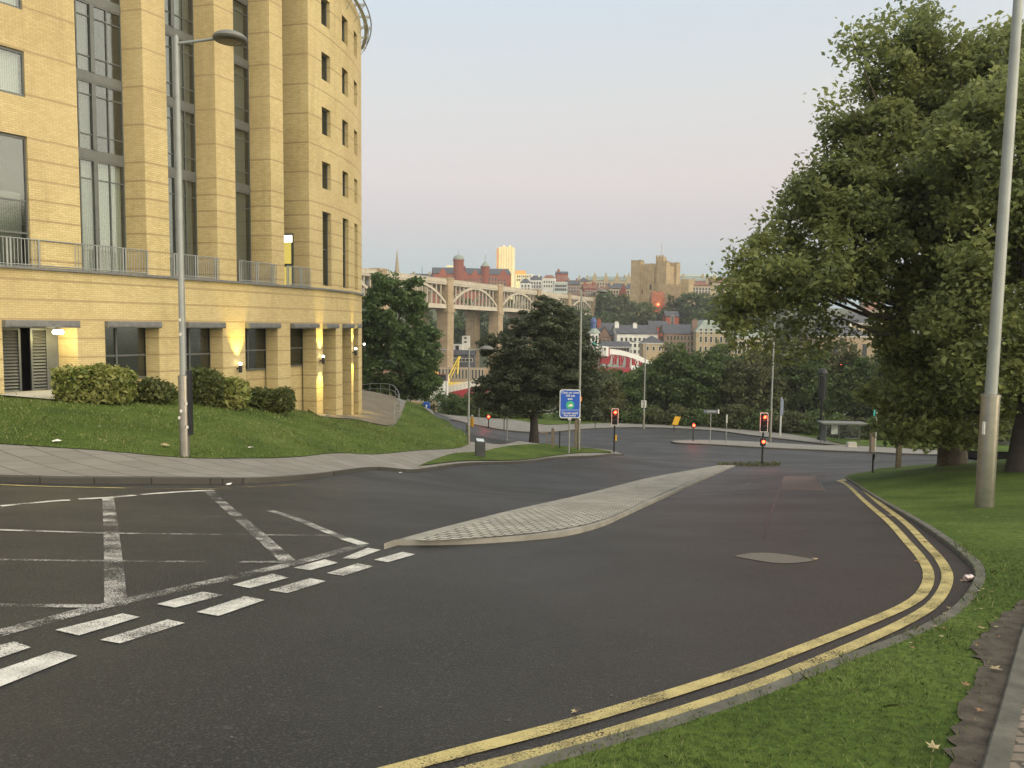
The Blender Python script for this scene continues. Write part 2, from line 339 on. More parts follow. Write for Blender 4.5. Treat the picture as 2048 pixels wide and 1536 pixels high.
M = dict(
    brick=mat_brick('buff_brick'), asphalt=mat_asphalt(), slab=mat_slab(),
    white_paint=mat_paint('worn_white_paint', (.58, .57, .53), .510), white_new=mat_paint('white_paint', (.66, .65, .60), .44), yellow_paint=mat_paint('yellow_paint', (.52, .43, .18), .415),
    faint_paint=mat_paint('faded_paint', (.45, .44, .40), .53), yellow_old=mat_paint('faded_yellow', (.36, .29, .11), .50),
    grass=mat_grass('lawn'), blade=mat_blade(),
    islekerb=plain('pale_kerb', (.25, .24, .21), .85, 0, .22, 2.5, .006), oldkerb=plain('mossy_kerb', (.095, .092, .076), .9, 0, .35, 5, .01), kerb=mat_setts('kerb_stone', .9, 5, (.05, .047, .04), (.072, .068, .058), (.025, .023, .02)), cobble=mat_setts('cobble_setts', .17, .15, (.30, .29, .25), (.42, .40, .35), (.085, .08, .065), 20),
    paver=mat_setts('clay_pavers', .20, .10, (.17, .14, .11), (.23, .185, .15), (.075, .07, .05), 8),
    soil=plain('bare_soil', (.070, .057, .043), .95, 0, .55, 9, .05), earth=plain('earth', (.075, .085, .045), .95, 0, .3, .1),
    tar=plain('tar_seam', (.012, .012, .012), .35, 0, .3, 5), headgrey=plain('lamp_head_grey', (.16, .165, .155), .5, .2, .15, 2), steel=plain('brushed_steel', (.42, .40, .36), .33, .9, .15, 4), galv=plain('galvanised_metal', (.27, .29, .28), .5, .35, .12, 2), palegrey=plain('pale_grey_paint', (.48, .50, .47), .5, .1, .1, 2),
    dark=plain('dark_metal', (.022, .024, .026), .45, .3, .2), black=plain('black_plastic', (.012, .012, .013), .5, 0, .2),
    greyframe=plain('grey_frame', (.115, .125, .12), .45, .3, .12), beam=plain('grey_beam', (.15, .155, .155), .5, .2, .2, 5),
    glass=mat_glass('window_glass'), darkroom=plain('dark_interior', (.03, .028, .024), .9, 0, .4, .7), curtain=mat_curtain('net_curtain', (.62, .66, .58)), curtain2=mat_curtain('grey_curtain', (.25, .26, .23)),
    white=plain('white_paintwork', (.75, .75, .72), .5, 0, .06), blue=plain('sign_blue', (.016, .10, .50), .4, 0, .05), paleblue=plain('sign_pale_blue', (.16, .24, .62), .4, 0, .05),
    green=plain('sign_green', (.06, .42, .20), .4, 0, .05), yellow=plain('sign_yellow', (.66, .38, .02), .5, 0, .08), orange=plain('orange_plastic', (.62, .22, .06), .5, 0, .1),
    wood=plain('weathered_wood', (.17, .14, .10), .85, 0, .3, 8), bark=plain('bark', (.075, .062, .048), .95, 0, .4, 5, .05), bark2=plain('dark_bark', (.04, .035, .03), .95, 0, .4, 5, .05),
    lamp_on=emit('lit_lamp', (1, .93, .70), 14), warm_on=emit('lit_warm', (1, .62, .16), 5), red_on=emit('red_signal', (1, .035, .012), 22), red_hot=emit('red_signal_core', (1, .42, .12), 40), amber_on=emit('amber_light', (1, .55, .08), 9),
    room_lit=emit('lit_room', (1, .78, .16), .75), tube=emit('strip_light', (1, .97, .8), 4), red_off=plain('unlit_lens', (.03, .02, .015), .2, 0, .1),
    red=plain('red_paint', (.30, .02, .03), .5, 0, .15), slate=plain('slate_roof', (.060, .063, .075), .7, 0, .25, .6), tile=plain('red_tile_roof', (.19, .085, .055), .8, 0, .3, .6), lead=plain('lead_roof', (.21, .25, .22), .6, 0, .15, .5),
    whitewall=mat_stone('whitewashed_wall', (.66, .66, .62), (.70, .70, .66), (.60, .60, .57), 1.2, .5), sand=mat_stone('sandstone', (.40, .32, .19), (.48, .39, .24), (.30, .24, .15)), keepstone=mat_stone('old_keep_stone', (.36, .27, .15), (.46, .36, .21), (.20, .15, .09), 1.1, .6),
    redbrick=mat_stone('red_brick', (.30, .085, .05), (.36, .11, .065), (.23, .07, .045), .5, .2), pinkbrick=mat_stone('dusky_brick', (.24, .15, .11), (.29, .19, .14), (.19, .13, .10), .5, .2), pierstone=mat_stone('pier_stone', (.34, .26, .16), (.42, .33, .22), (.24, .18, .12), 1.4, .6),
    bridge=plain('cream_ironwork', (.45, .41, .33), .6, 0, .1, .2), winframe=plain('white_sash', (.62, .60, .54), .6), darkpane=plain('dark_pane', (.035, .04, .042), .12, 0, .3, .2), sun_yellow=plain('painted_sun_yellow', (.95, .84, .42), .4, 0, .12, .05, 0, .8),  # last entry: low sun on the far tower, put into the base colour
    gold=plain('sun_and_post_orange', (.74, .36, .06), .5, 0, .1, .1), teal=plain('teal_panel', (.03, .36, .34), .5), steelblue=plain('blue_cupola', (.05, .085, .22), .5), pink=plain('pink_panel', (.75, .18, .42), .5),  # gold: sunlit orange painted on the tower side; also the bridge post
    crane=plain('yellow_steel', (.72, .56, .08), .5), paleconc=plain('pale_concrete', (.42, .41, .36), .85, 0, .12, .6), brownstone=plain('tan_path', (.22, .17, .12), .9, 0, .2, 1.5),
    litter=plain('white_litter', (.72, .72, .70), .6), can=plain('crushed_can', (.62, .50, .48), .35, .5, .3, 30), leafbrown=plain('dry_leaf', (.22, .12, .06), .8, 0, .4, 30), leafpale=plain('pale_dry_leaf', (.32, .26, .14), .8, 0, .4, 30),
    water=plain('river_water', (.03, .04, .04), .12, 0, .2, .02), glassgrey=plain('pale_glazing', (.42, .50, .48), .3, 0, .1, .1),
)
LEAF = dict(
    syc=mat_leaf('plane_leaves', [(.105, .135, .066), (.150, .190, .082), (.205, .245, .095), (.30, .33, .11)], .5),
    ash=mat_leaf('ash_leaves', [(.055, .098, .042), (.088, .145, .054), (.135, .195, .070)], .45),
    purple=mat_leaf('cherry_leaves', [(.056, .074, .048), (.080, .100, .060), (.115, .14, .078)], .35),
    mid=mat_leaf('scrub_leaves', [(.052, .086, .034), (.080, .124, .044), (.135, .185, .056)], .45),
    dull=mat_leaf('brownish_leaves', [(.064, .074, .038), (.098, .108, .050), (.14, .15, .060)], .45),
    far=mat_leaf('hill_leaves', [(.072, .098, .050), (.108, .138, .062), (.165, .185, .08)], .45),
    hedge=mat_leaf('variegated_leaves', [(.050, .088, .022), (.12, .17, .034), (.22, .25, .055), (.36, .36, .13)], .35),
    bush=mat_leaf('bush_leaves', [(.048, .072, .026), (.076, .105, .032), (.14, .15, .048)], .35))

# ------------------------------------------------------------------ terrain height: a thin-plate surface through surveyed points
CTL = [(-40, 10, -.3), (-32, 32, -1.0), (-24, 28, -1.1), (34, 0, 0.2), (40, 30, -2.4), (45, 62, -8.4), (0, -20, 1.2), (-30, -10, .4), (25, -15, 1.0), (-34, 62, -4.6), (-26, 95, -9.3), (0, 112, -10.8), (45, 105, -10.8),
       (0, 0, 0), (-5, 0, .05), (5, 0, 0), (-20, 12, -.9), (12, 6, -.35), (20, 15, -1.4), (24, 40, -5.3)]
for px, py, d in [(0, 1536, 3.40), (1024, 1536, 3.44), (2048, 1536, 3.5), (770, 1088, 9.7), (0, 1200, 6.06), (1845, 1120, 9.0), (1860, 1060, 11.6), (1968, 1018, 15.1),
                  (1700, 957, 29.0), (1524, 932, 48), (1226, 908, 56), (0, 965, 14.2), (370, 968, 14.5), (0, 897, 18), (370, 922, 19.2), (800, 945, 27), (1110, 1000, 18.6), (950, 905, 40),
                  (1138, 912, 44), (1068, 888, 50), (936, 890, 52), (1000, 870, 68), (860, 830, 95), (1100, 862, 76), (1290, 857, 82), (1350, 885, 66), (1650, 893, 70), (1700, 905, 64),
                  (2048, 917, 58), (1905, 930, 27), (1797, 938, 30.5), (1745, 945, 30), (2040, 942, 23), (20, 800, 26.5), (190, 806, 25.5), (400, 800, 29.5), (580, 825, 35), (640, 835, 40), (720, 838, 46),
                  (790, 850, 44), (800, 800, 64), (735, 785, 66), (900, 855, 50), (400, 870, 22.5), (600, 880, 25.5), (700, 925, 24), (600, 962, 17.5), (850, 910, 32)]:
    p = at(px, py, d); CTL.append((p.x, p.y, p.z))
_C = np.array(CTL); _n = len(_C)
def _U(r2): return np.where(r2 > 1e-9, .5 * r2 * np.log(np.maximum(r2, 1e-12)), 0)
_K = _U(((_C[:, None, :2] - _C[None, :, :2]) ** 2).sum(-1)) + np.eye(_n) * 6.0
_P = np.c_[np.ones(_n), _C[:, :2]]
_A = np.block([[_K, _P], [_P.T, np.zeros((3, 3))]])
_w = np.linalg.solve(_A, np.r_[_C[:, 2], 0, 0, 0])
def Hn(xy):
    q = np.array(xy, float).reshape(-1, 2).copy(); q[:, 0] = np.clip(q[:, 0], -45, 50); q[:, 1] = np.clip(q[:, 1], -20, 112)
    o = np.empty(len(q))
    for i in range(0, len(q), 20000):
        c = q[i:i + 20000]
        o[i:i + 20000] = _U(((c[:, None] - _C[None, :, :2]) ** 2).sum(-1)) @ _w[:_n] + np.c_[np.ones(len(c)), c] @ _w[_n:]
    return o
def H(x, y): return float(Hn([(x, y)])[0])
def gp(px, py, lift=0.0):
    d = ray(px, py); ts = np.concatenate([np.arange(1, 30, .15), np.arange(30, 112, .5)]) / d.y
    P = np.array(EYE)[None] + ts[:, None] * np.array(d)[None]
    g = P[:, 2] - Hn(P[:, :2]) - lift
    i = int(np.argmax(g < 0)) if (g < 0).any() else len(ts) - 1
    if i == 0: i = 1
    a = g[i - 1] / (g[i - 1] - g[i] + 1e-12); t = ts[i - 1] + (ts[i] - ts[i - 1]) * a
    q = EYE + d * t; return Vector((q.x, q.y, H(q.x, q.y) + lift))
def g2(pts, lift=0): return [tuple(gp(x, y, lift))[:2] for x, y in pts]
def smooth_line(pts, step=.4):            # Catmull-Rom through plan points
    P = [np.array(p[:2], float) for p in pts]; out = []
    for i in range(len(P) - 1):
        a, b = P[i], P[i + 1]; z = P[i - 1] if i else 2 * a - b; c = P[i + 2] if i + 2 < len(P) else 2 * b - a
        n = max(2, min(60, int(np.linalg.norm(b - a) / step)))
        for k in range(n):
            t = k / n; out.append(tuple(.5 * ((2 * a) + (b - z) * t + (2 * z - 5 * a + 4 * b - c) * t * t + (-z + 3 * a - 3 * b + c) * t ** 3)))
    out.append(tuple(P[-1])); return out
def inside(P, poly):
    P = np.asarray(P); poly = np.asarray(poly); x, y = P[:, 0], P[:, 1]; r = np.zeros(len(P), bool); j = len(poly) - 1
    for i in range(len(poly)):
        xi, yi = poly[i]; xj, yj = poly[j]
        c = ((yi > y) != (yj > y)) & (x < (xj - xi) * (y - yi) / (yj - yi + 1e-12) + xi); r ^= c; j = i
    return r
def drape(name, outline, off, mat, step=1.0, kind='structure', extra=None):
    o = np.array(outline); lo, hi = o.min(0), o.max(0)
    gx, gy = np.meshgrid(np.arange(lo[0] + step / 2, hi[0], step), np.arange(lo[1] + step / 2, hi[1], step)); g = np.c_[gx.ravel(), gy.ravel()]
    g = g[inside(g, o)]
    pts = [Vector(p) for p in o] + [Vector(p) for p in g]
    n = len(o)
    v, e, f, *_ = delaunay_2d_cdt(pts, [], [list(range(n))], 1, 1e-4)
    v = np.array([tuple(p) for p in v]); z = Hn(v) + off
    if extra is not None: z = z + extra(v)
    me = bpy.data.meshes.new(name); me.from_pydata(np.c_[v, z].tolist(), [], [list(q) for q in f]); me.materials.append(mat); me.shade_smooth(); me.update()
    ob = bpy.data.objects.new(name, me); link(ob)
    if kind: ob['kind'] = kind
    return ob
def ribbon_mb(mb, line, width, off, shift=0.0, z_extra=0):
    L = np.array(line); T = np.gradient(L, axis=0); T /= np.linalg.norm(T, axis=1)[:, None] + 1e-9; Nn = np.c_[-T[:, 1], T[:, 0]]
    A = L + Nn * (shift + width / 2); B = L + Nn * (shift - width / 2); za, zb = Hn(A) + off, Hn(B) + off
    for i in range(len(L) - 1):
        mb.quad((*B[i], zb[i]), (*B[i + 1], zb[i + 1]), (*A[i + 1], za[i + 1]), (*A[i], za[i]))
def kerb(name, line, width=.14, h=.12, side=1, mat='kerb'):   # stone kerb swept along a line; side = which side is the footway
    L = np.array(line); T = np.gradient(L, axis=0); T /= np.linalg.norm(T, axis=1)[:, None] + 1e-9; Nn = np.c_[-T[:, 1], T[:, 0]] * side
    A = L; B = L + Nn * width; z = Hn(A); mb = MB()
    for i in range(len(L) - 1):
        a0, a1, b0, b1 = A[i], A[i + 1], B[i], B[i + 1]
        mb.quad((*a0, z[i] - .1), (*a1, z[i + 1] - .1), (*a1, z[i + 1] + h - .012), (*a0, z[i] + h - .012))
        c0, c1 = a0 + (b0 - a0) * .1, a1 + (b1 - a1) * .1
        mb.quad((*a0, z[i] + h - .012), (*a1, z[i + 1] + h - .012), (*c1, z[i + 1] + h), (*c0, z[i] + h))
        mb.quad((*c0, z[i] + h), (*c1, z[i + 1] + h), (*b1, z[i + 1] + h), (*b0, z[i] + h))
        mb.quad((*b0, z[i] + h), (*b1, z[i + 1] + h), (*b1, z[i + 1] - .1), (*b0, z[i] - .1))
    return tag(mb.build(name, M[mat]), kind='structure')

# big ground sheet: local slope, river valley, the city's hillside beyond
def valley(x, y):
    kx = [0, 100, 125, 150, 172, 176, 255, 259, 300, 330, 372, 400, 450, 600, 900, 1500, 6000]
    kz = [-11, -11, -13, -15, -16, -20, -20, -15, -15, -12, 2, 10, 12, 18, 26, 32, 32]
    return np.interp(y, kx, kz)
gx = np.r_[np.linspace(-5000, -400, 12), np.linspace(-350, -60, 14), np.linspace(-50, 60, 45), np.linspace(70, 350, 14), np.linspace(400, 5000, 12)]
gy = np.r_[np.linspace(-3000, -60, 10), np.linspace(-40, 130, 70), np.linspace(134, 700, 90), np.linspace(760, 6000, 16)]
XX, YY = np.meshgrid(gx, gy); q = np.c_[XX.ravel(), YY.ravel()]
w = np.clip((q[:, 1] - 98) / 20, 0, 1); w = w * w * (3 - 2 * w)
zz = (1 - w) * (Hn(q) - .35) + w * valley(q[:, 0], q[:, 1])
nx, ny = len(gx), len(gy); idx = np.arange(nx * ny).reshape(ny, nx)
fq = np.stack([idx[:-1, :-1], idx[:-1, 1:], idx[1:, 1:], idx[1:, :-1]], -1).reshape(-1, 4)
tag(fast_mesh('ground', np.c_[q, zz], fq, M['earth'], smooth=True), kind='structure')
mb = MB(); mb.quad((-3000, 160, -17), (3000, 160, -17), (3000, 270, -17), (-3000, 270, -17)); tag(mb.build('river', M['water']), kind='structure')

# road sheet
gx = np.arange(-34, 50.1, .6); gy = np.r_[np.arange(-8, 40, .5), np.arange(40, 100.5, 1.0)]
XX, YY = np.meshgrid(gx, gy); q = np.c_[XX.ravel(), YY.ravel()]; nx, ny = len(gx), len(gy); idx = np.arange(nx * ny).reshape(ny, nx)
fq = np.stack([idx[:-1, :-1], idx[:-1, 1:], idx[1:, 1:], idx[1:, :-1]], -1).reshape(-1, 4)
tag(fast_mesh('road', np.c_[q, Hn(q)], fq, M['asphalt'], smooth=True), kind='structure')

# left footway, verge and lawn
KL = smooth_line(g2([(-260, 955), (-80, 962), (0, 965), (200, 968), (460, 968), (620, 958), (800, 944), (950, 930), (1100, 920), (1200, 914), (1248, 911)]))
BACK = smooth_line(g2([(1248, 911), (1232, 905), (1190, 899), (1130, 894), (1080, 890), (1020, 888), (960, 887), (938, 886), (925, 870), (900, 853), (870, 838), (845, 815), (825, 800)]))
kerb('kerb', KL + BACK[1:], side=1)
LEFT = KL + BACK[1:] + [(-12, 100), (-34, 100), (-34, 12)]
drape('pavement', LEFT, .113, M['slab'], .8)
EDGE = smooth_line(g2([(-260, 880), (-80, 893), (0, 898), (110, 905), (200, 911), (365, 925), (480, 926), (600, 922), (720, 915), (860, 905), (935, 894), (941, 886)]))
LAWN = EDGE + smooth_line(g2([(941, 886), (928, 869), (903, 852), (873, 837), (850, 820)]))[1:] + smooth_line(g2([(848, 815), (806, 824), (800, 838), (792, 851), (760, 856), (715, 845), (640, 838)]))[1:] + [tuple(gp(560, 790))[:2], tuple(gp(400, 795))[:2], tuple(gp(200, 795))[:2], tuple(gp(135, 797))[:2], tuple(gp(112, 806))[:2], tuple(gp(45, 800))[:2], (-24, 27), (-32, 27), (-32, 18)]
drape('lawn', LAWN, .135, M['grass'], .8)
VERGE = smooth_line(g2([(835, 940), (880, 922), (930, 911), (1000, 900), (1075, 893), (1085, 892)])) + smooth_line(g2([(1130, 896), (1188, 901), (1222, 907)])) + smooth_line(g2([(1222, 910.5), (1100, 917.5), (950, 927.5), (850, 937.5)]))
drape('verge', VERGE, .16, M['grass'], .8)
# right bank
KR = smooth_line(g2([(1738, 946), (1705, 950), (1690, 957), (1712, 972), (1760, 1004), (1850, 1060), (1920, 1114), (1948, 1148), (1938, 1186), (1893, 1234), (1807, 1279), (1709, 1316), (1600, 1358), (1500, 1398), (1300, 1466), (1100, 1526), (1000, 1557), (700, 1650)]), .3)
kerb('kerb', KR, side=1, h=.06, width=.11, mat='oldkerb')
NB = [(x, y) for x, y in [(12.6, 31.5), (16, 33.5), (22, 35), (30, 35.5), (49, 36), (49, -7), (-6, -7)]]
BANK = KR + NB[::-1][0:0] + [(-6, -7), (49, -7), (49, 36), (30, 35.5), (22, 35), (16, 33.2)]
drape('bank', BANK, .05, M['grass'], .7)
SOIL = smooth_line(g2([(2048, 1200), (2100, 1180), (2300, 1150), (2200, 1600), (1850, 1700), (1885, 1560), (1912, 1470), (1925, 1400), (1962, 1335), (1945, 1300), (1998, 1238), (2048, 1200)], .05), .07)
_rg = np.random.default_rng(2); SOIL = [(a + _rg.normal() * .018, b + _rg.normal() * .018) for a, b in SOIL[:-1]]; SOIL.append(SOIL[0])
SE = smooth_line(g2([(2100, 1130), (2048, 1258), (2030, 1314), (2003, 1412), (1966, 1536), (1925, 1680)], .05), .2)
drape('soil_strip', [tuple(p) for p in SOIL[:-1]], .062, M['soil'], .5)
kerb('path_edging', SE, width=.10, h=.10, side=1, mat='oldkerb')
drape('paver_path', SE + [(SE[-1][0] + 2, SE[-1][1] - 1), (SE[0][0] + 3, SE[0][1] - 1)], .085, M['paver'], .5)
# splitter island of setts
def px_line(pts, lift): return g2(smooth_line(pts, 22), lift)
ISL = px_line([(768, 1087), (845, 1065), (927, 1044), (1033, 1018), (1142, 994), (1200, 980), (1295, 956), (1393, 938), (1440, 930)], .075) + px_line([(1470, 933), (1393, 966), (1319, 1001), (1248, 1034), (1209, 1052), (1158, 1067), (1100, 1077), (1000, 1085), (900, 1090), (768, 1091)], 0)[:-1]
ISL_IN = px_line([(830, 1079), (930, 1051), (1036, 1025), (1145, 1000), (1203, 986), (1297, 962), (1393, 943), (1440, 934)], .088) + px_line([(1455, 935), (1385, 962), (1305, 995), (1235, 1028), (1195, 1042), (1140, 1055), (1035, 1069), (900, 1079), (832, 1082)], .088)[:-1]
mb = MB(); n = len(ISL); zi = Hn(ISL)
for i in range(n):
    j = (i + 1) % n; mb.quad((*ISL[i], zi[i] - .1), (*ISL[j], zi[j] - .1), (*ISL[j], zi[j] + .075), (*ISL[i], zi[i] + .075))
o = mb.build('island_kerb', M['islekerb']); tag(o, kind='structure')
drape('island_kerb', ISL, .075, M['islekerb'], .6)
drape('traffic_island', ISL_IN, .088, M['cobble'], .5, extra=None)
# far footway and grass, island by the stop
KIB = g2([(2150, 914), (1900, 904), (1760, 896), (1690, 892)])
KF = smooth_line(g2([(905, 842), (950, 851), (1010, 862), (1100, 866), (1180, 859), (1290, 856.5), (1420, 862), (1500, 872), (1600, 884), (1650, 890)]), .8)
kerb('kerb', KF, side=1)
drape('far_pavement', KF + KIB[::-1] + [(48, 62), (48, 100), (-14, 100)], .11, M['slab'], 2)
FG = smooth_line(g2([(1090, 852), (1180, 849), (1290, 848), (1420, 853), (1540, 864), (1640, 880)]), 1) + KIB[::-1] + [(50, 60), (50, 104), (-14, 104)]
drape('far_verge', FG, .15, M['grass'], 2)
KI = smooth_line(g2([(1650, 893), (1520, 886), (1420, 882), (1348, 883), (1352, 888), (1420, 891), (1520, 897), (1650, 903), (1790, 909), (2048, 918), (2150, 922)]), .6)
kerb('kerb', KI, side=1)
drape('island_pavement', KI + KIB, .112, M['slab'], 1.5)

# ------------------------------------------------------------------ painted markings
def strip(name, px, width, mat, off=.008, lift=0, step=.4, gx=False):
    L = smooth_line(g2(px), step); mb = MB(); ribbon_mb(mb, L, width, off); return tag(mb.build(name, mat), kind='structure')
def quadmark(name, quads, mat, off=.009):
    mb = MB()
    for qd in quads:
        c = [gp(x, y) for x, y in qd]
        for i in range(6):
            for k in (0,):
                a, b = i / 6, (i + 1) / 6; p = c[0].lerp(c[1], a), c[0].lerp(c[1], b), c[3].lerp(c[2], b), c[3].lerp(c[2], a)
                mb.quad(*[(v.x, v.y, H(v.x, v.y) + off) for v in p])
    return tag(mb.build(name, mat), kind='structure')
strip('road_marking', [(1676, 961), (1700, 975), (1760, 1029), (1812, 1082), (1840, 1114), (1857, 1147), (1849, 1181), (1814, 1211), (1709, 1257), (1605, 1298), (1500, 1338), (1300, 1402), (1100, 1460), (950, 1499), (600, 1592)], .108, M['yellow_paint'], .009, step=.25)
strip('road_marking', [(1700, 958), (1722, 975), (1790, 1030), (1850, 1087), (1880, 1120), (1895, 1157), (1872, 1204), (1814, 1243), (1709, 1292), (1605, 1336), (1500, 1378), (1300, 1444), (1100, 1503), (950, 1541), (600, 1640)], .108, M['yellow_paint'], .009, step=.25)
quadmark('road_marking', [((1672, 961), (1697, 957), (1700, 960), (1678, 965))], M['yellow_paint'])
strip('road_marking', [(-150, 964), (-60, 968), (0, 970), (110, 974), (250, 977)], .10, M['yellow_paint'], .009)
strip('road_marking', [(250, 977), (420, 978), (600, 970)], .09, M['yellow_old'], .009)
# give-way dashes, two rows
D1 = [((684, 1118), (712, 1119), (762, 1101), (735, 1097)), ((588, 1137), (620, 1142), (676, 1127), (650, 1120)), ((465, 1171), (500, 1178), (577, 1157), (545, 1149)), ((313, 1210), (350, 1217), (446, 1192), (405, 1185)),
      ((110, 1262), (158, 1273), (280, 1236), (245, 1229)), ((-120, 1325), (-60, 1338), (62, 1297), (28, 1285))]
D2 = [((748, 1121), (775, 1126), (831, 1110), (805, 1105)), ((653, 1148), (687, 1153), (747, 1134), (715, 1128)), ((538, 1182), (575, 1188), (652, 1164), (620, 1158)), ((393, 1226), (437, 1234), (529, 1202), (490, 1194)),
      ((200, 1282), (240, 1289), (370, 1248), (335, 1241)), ((-70, 1365), (-10, 1380), (155, 1314), (110, 1304))]
for q4 in D1 + D2: quadmark('road_marking', [q4], M['white_new'])
# hatched box
strip('road_marking', [(-100, 1302), (0, 1268), (180, 1220), (400, 1170), (600, 1125), (727, 1090)], .16, M['white_paint'])
strip('road_marking', [(0, 1013), (105, 1003), (140, 1001)], .15, M['white_new']); strip('road_marking', [(157, 999), (215, 996), (270, 991)], .15, M['white_new']); strip('road_marking', [(282, 990), (350, 985), (428, 981)], .15, M['white_new'])
strip('road_marking', [(216, 996), (222, 1060), (228, 1140), (232, 1214)], .17, M['white_paint'])
strip('road_marking', [(418, 984), (450, 1012), (500, 1055), (545, 1095), (580, 1127)], .17, M['white_paint'])
strip('road_marking', [(540, 1022), (590, 1037), (640, 1058), (690, 1078), (722, 1090)], .14, M['white_paint'])
strip('road_marking', [(690, 1078), (728, 1090)], .17, M['white_new'], .0095)
strip('road_marking', [(-60, 1059), (40, 1062), (44, 1062)], .09, M['white_new'])
strip('road_marking', [(44, 1062), (200, 1067), (420, 1070), (560, 1071), (662, 1072)], .085, M['white_paint'], .0085)
strip('road_marking', [(-60, 1120), (100, 1122), (300, 1124), (480, 1125), (575, 1125)], .085, M['white_paint'], .0085)
strip('road_marking', [(-60, 1212), (80, 1213), (225, 1214)], .10, M['white_paint'], .0085)
strip('road_marking', [(300, 1033), (400, 1034), (530, 1036)], .06, M['faint_paint'], .0085)
strip('road_marking', [(0, 1017), (30, 1016)], .12, M['faint_paint'])
# lens-shaped patch and faint lane marks
L_ = smooth_line(g2([(1468, 1113), (1500, 1107), (1545, 1107), (1590, 1113), (1632, 1121), (1590, 1127), (1550, 1127), (1510, 1121), (1468, 1113.5)]), .2)[:-1]
tag(drape('road_patch', L_, .007, plain('old_patch', (.12, .105, .088), .8, 0, .2, 30), .4))
L_ = g2([(1568, 952), (1632, 952), (1650, 983), (1560, 979)]); drape('road_patch', L_, .007, plain('reddish_patch', (.115, .075, .062), .8, 0, .2, 20), .6)
strip('road_marking', [(1503, 961), (1480, 979)], .06, M['faint_paint']); strip('road_marking', [(1366, 985), (1386, 985)], .08, M['faint_paint'])
for a, b in (((1460, 905), (1530, 911)), ((1590, 908), (1740, 913)), ((1300, 893), (1340, 897)), ((1180, 880), (1260, 882)), ((1380, 918), (1450, 922))):
    strip('road_marking', [a, ((a[0] + b[0]) / 2, (a[1] + b[1]) / 2), b], .16, M['faint_paint'])

for q4 in ([(1565, 954), (1548, 1010), (1526, 1080)], [(1632, 953), (1652, 985)]):
    L = smooth_line(g2(q4), .15); L = [(a + _rg.normal() * .012, b + _rg.normal() * .012) for a, b in L]; mb = MB(); ribbon_mb(mb, L, .022, .005); tag(mb.build('road_seam', M['tar']), kind='structure')
# ------------------------------------------------------------------ the hotel: a curved brick front
FS = []; th_k = [(-12, 37), (0, 32), (12, 23), (15, 17.5), (17.5, 11.5), (21.2, -1), (27, -20), (36, -48), (58, -95)]
def heading(s): return R(float(np.interp(s, [a for a, b in th_k], [b for a, b in th_k])))
ds = .05; x, y, s = -16.9, 27.0, 0.0; fwd = [(s, x, y)]
while s < 58: h = heading(s + ds / 2); x += math.sin(h) * ds; y += math.cos(h) * ds; s += ds; fwd.append((s, x, y))
x, y, s = -16.9, 27.0, 0.0; bwd = []
while s > -12: h = heading(s - ds / 2); x -= math.sin(h) * ds; y -= math.cos(h) * ds; s -= ds; bwd.append((s, x, y))
FS = np.array(bwd[::-1] + fwd)
def fp(s): return Vector((float(np.interp(s, FS[:, 0], FS[:, 1])), float(np.interp(s, FS[:, 0], FS[:, 2])), 0))
def ft(s): h = heading(s); return Vector((math.sin(h), math.cos(h), 0))
def fn(s): t = ft(s); return Vector((t.y, -t.x, 0))       # outward
def s_at(px):                                              # facade distance whose plan point shows at picture column px (eye level)
    k = np.tan(np.arctan((px - CX) / F)); r = FS[:, 1] / FS[:, 2]; ok = (FS[:, 0] < FS[int(np.argmax(FS[:, 1] / FS[:, 2])), 0])
    return float(np.interp(k, r[ok], FS[ok, 0]))
E = 1.6
hotel = empty('hotel', tuple(fp(12) + Vector((0, 0, -3))), 'curved buff brick hotel with tall glazed bays above the lawn', 'building')
HL = Matrix.Translation(-hotel.location)
def hpart(o):                        # parent keeping the world position
    o.parent = hotel; o.matrix_parent_inverse = HL; return o
def sub(o, par):
    o.parent = par; o.matrix_parent_inverse = HL if False else Matrix.Identity(4); return o
def wall(mb, s0, s1, z0, z1, opens=(), off=0.0, rev=.35, step=.6):
    ss = sorted(set([s0, s1] + [a for o in opens for a in o[:2]] + list(np.arange(s0, s1, step)))); ss = [a for a in ss if s0 <= a <= s1]
    ss = [ss[0]] + [b for a, b in zip(ss, ss[1:]) if b - a > 1e-3]
    zs = sorted(set([z0, z1] + [a for o in opens for a in o[2:4]])); zs = [a for a in zs if z0 <= a <= z1]
    P = {a: fp(a) + fn(a) * off for a in ss}
    for a, b in zip(ss, ss[1:]):
        for c, d in zip(zs, zs[1:]):
            ms, mz = (a + b) / 2, (c + d) / 2
            if any(o[0] < ms < o[1] and o[2] < mz < o[3] for o in opens): continue
            A, B = P[a], P[b]
            mb.quad((A.x, A.y, c), (B.x, B.y, c), (B.x, B.y, d), (A.x, A.y, d), ((a, c), (b, c), (b, d), (a, d)))
    for o in opens:
        a, b, c, d = o[:4]; r = o[4] if len(o) > 4 else rev
        for sg, q in ((a, 1), (b, -1)):
            A = fp(sg) + fn(sg) * off; B = A + side * o[5] if (q < 0 and len(o) > 5) else A - fn((a + b) / 2) * r
            pts = [(A.x, A.y, c), (B.x, B.y, c), (B.x, B.y, d), (A.x, A.y, d)]; uv = [(sg, c), (sg + q * r, c), (sg + q * r, d), (sg, d)]
            if q < 0: pts, uv = pts[::-1], uv[::-1]
            mb.quad(*pts, uv=tuple(uv))
        A, B = fp(a) + fn(a) * off, fp(b) + fn(b) * off; nn = fn((a + b) / 2) * r
        for z in (c, d): mb.quad((A.x, A.y, z), (B.x, B.y, z), (B.x - nn.x, B.y - nn.y, z), (A.x - nn.x, A.y - nn.y, z))
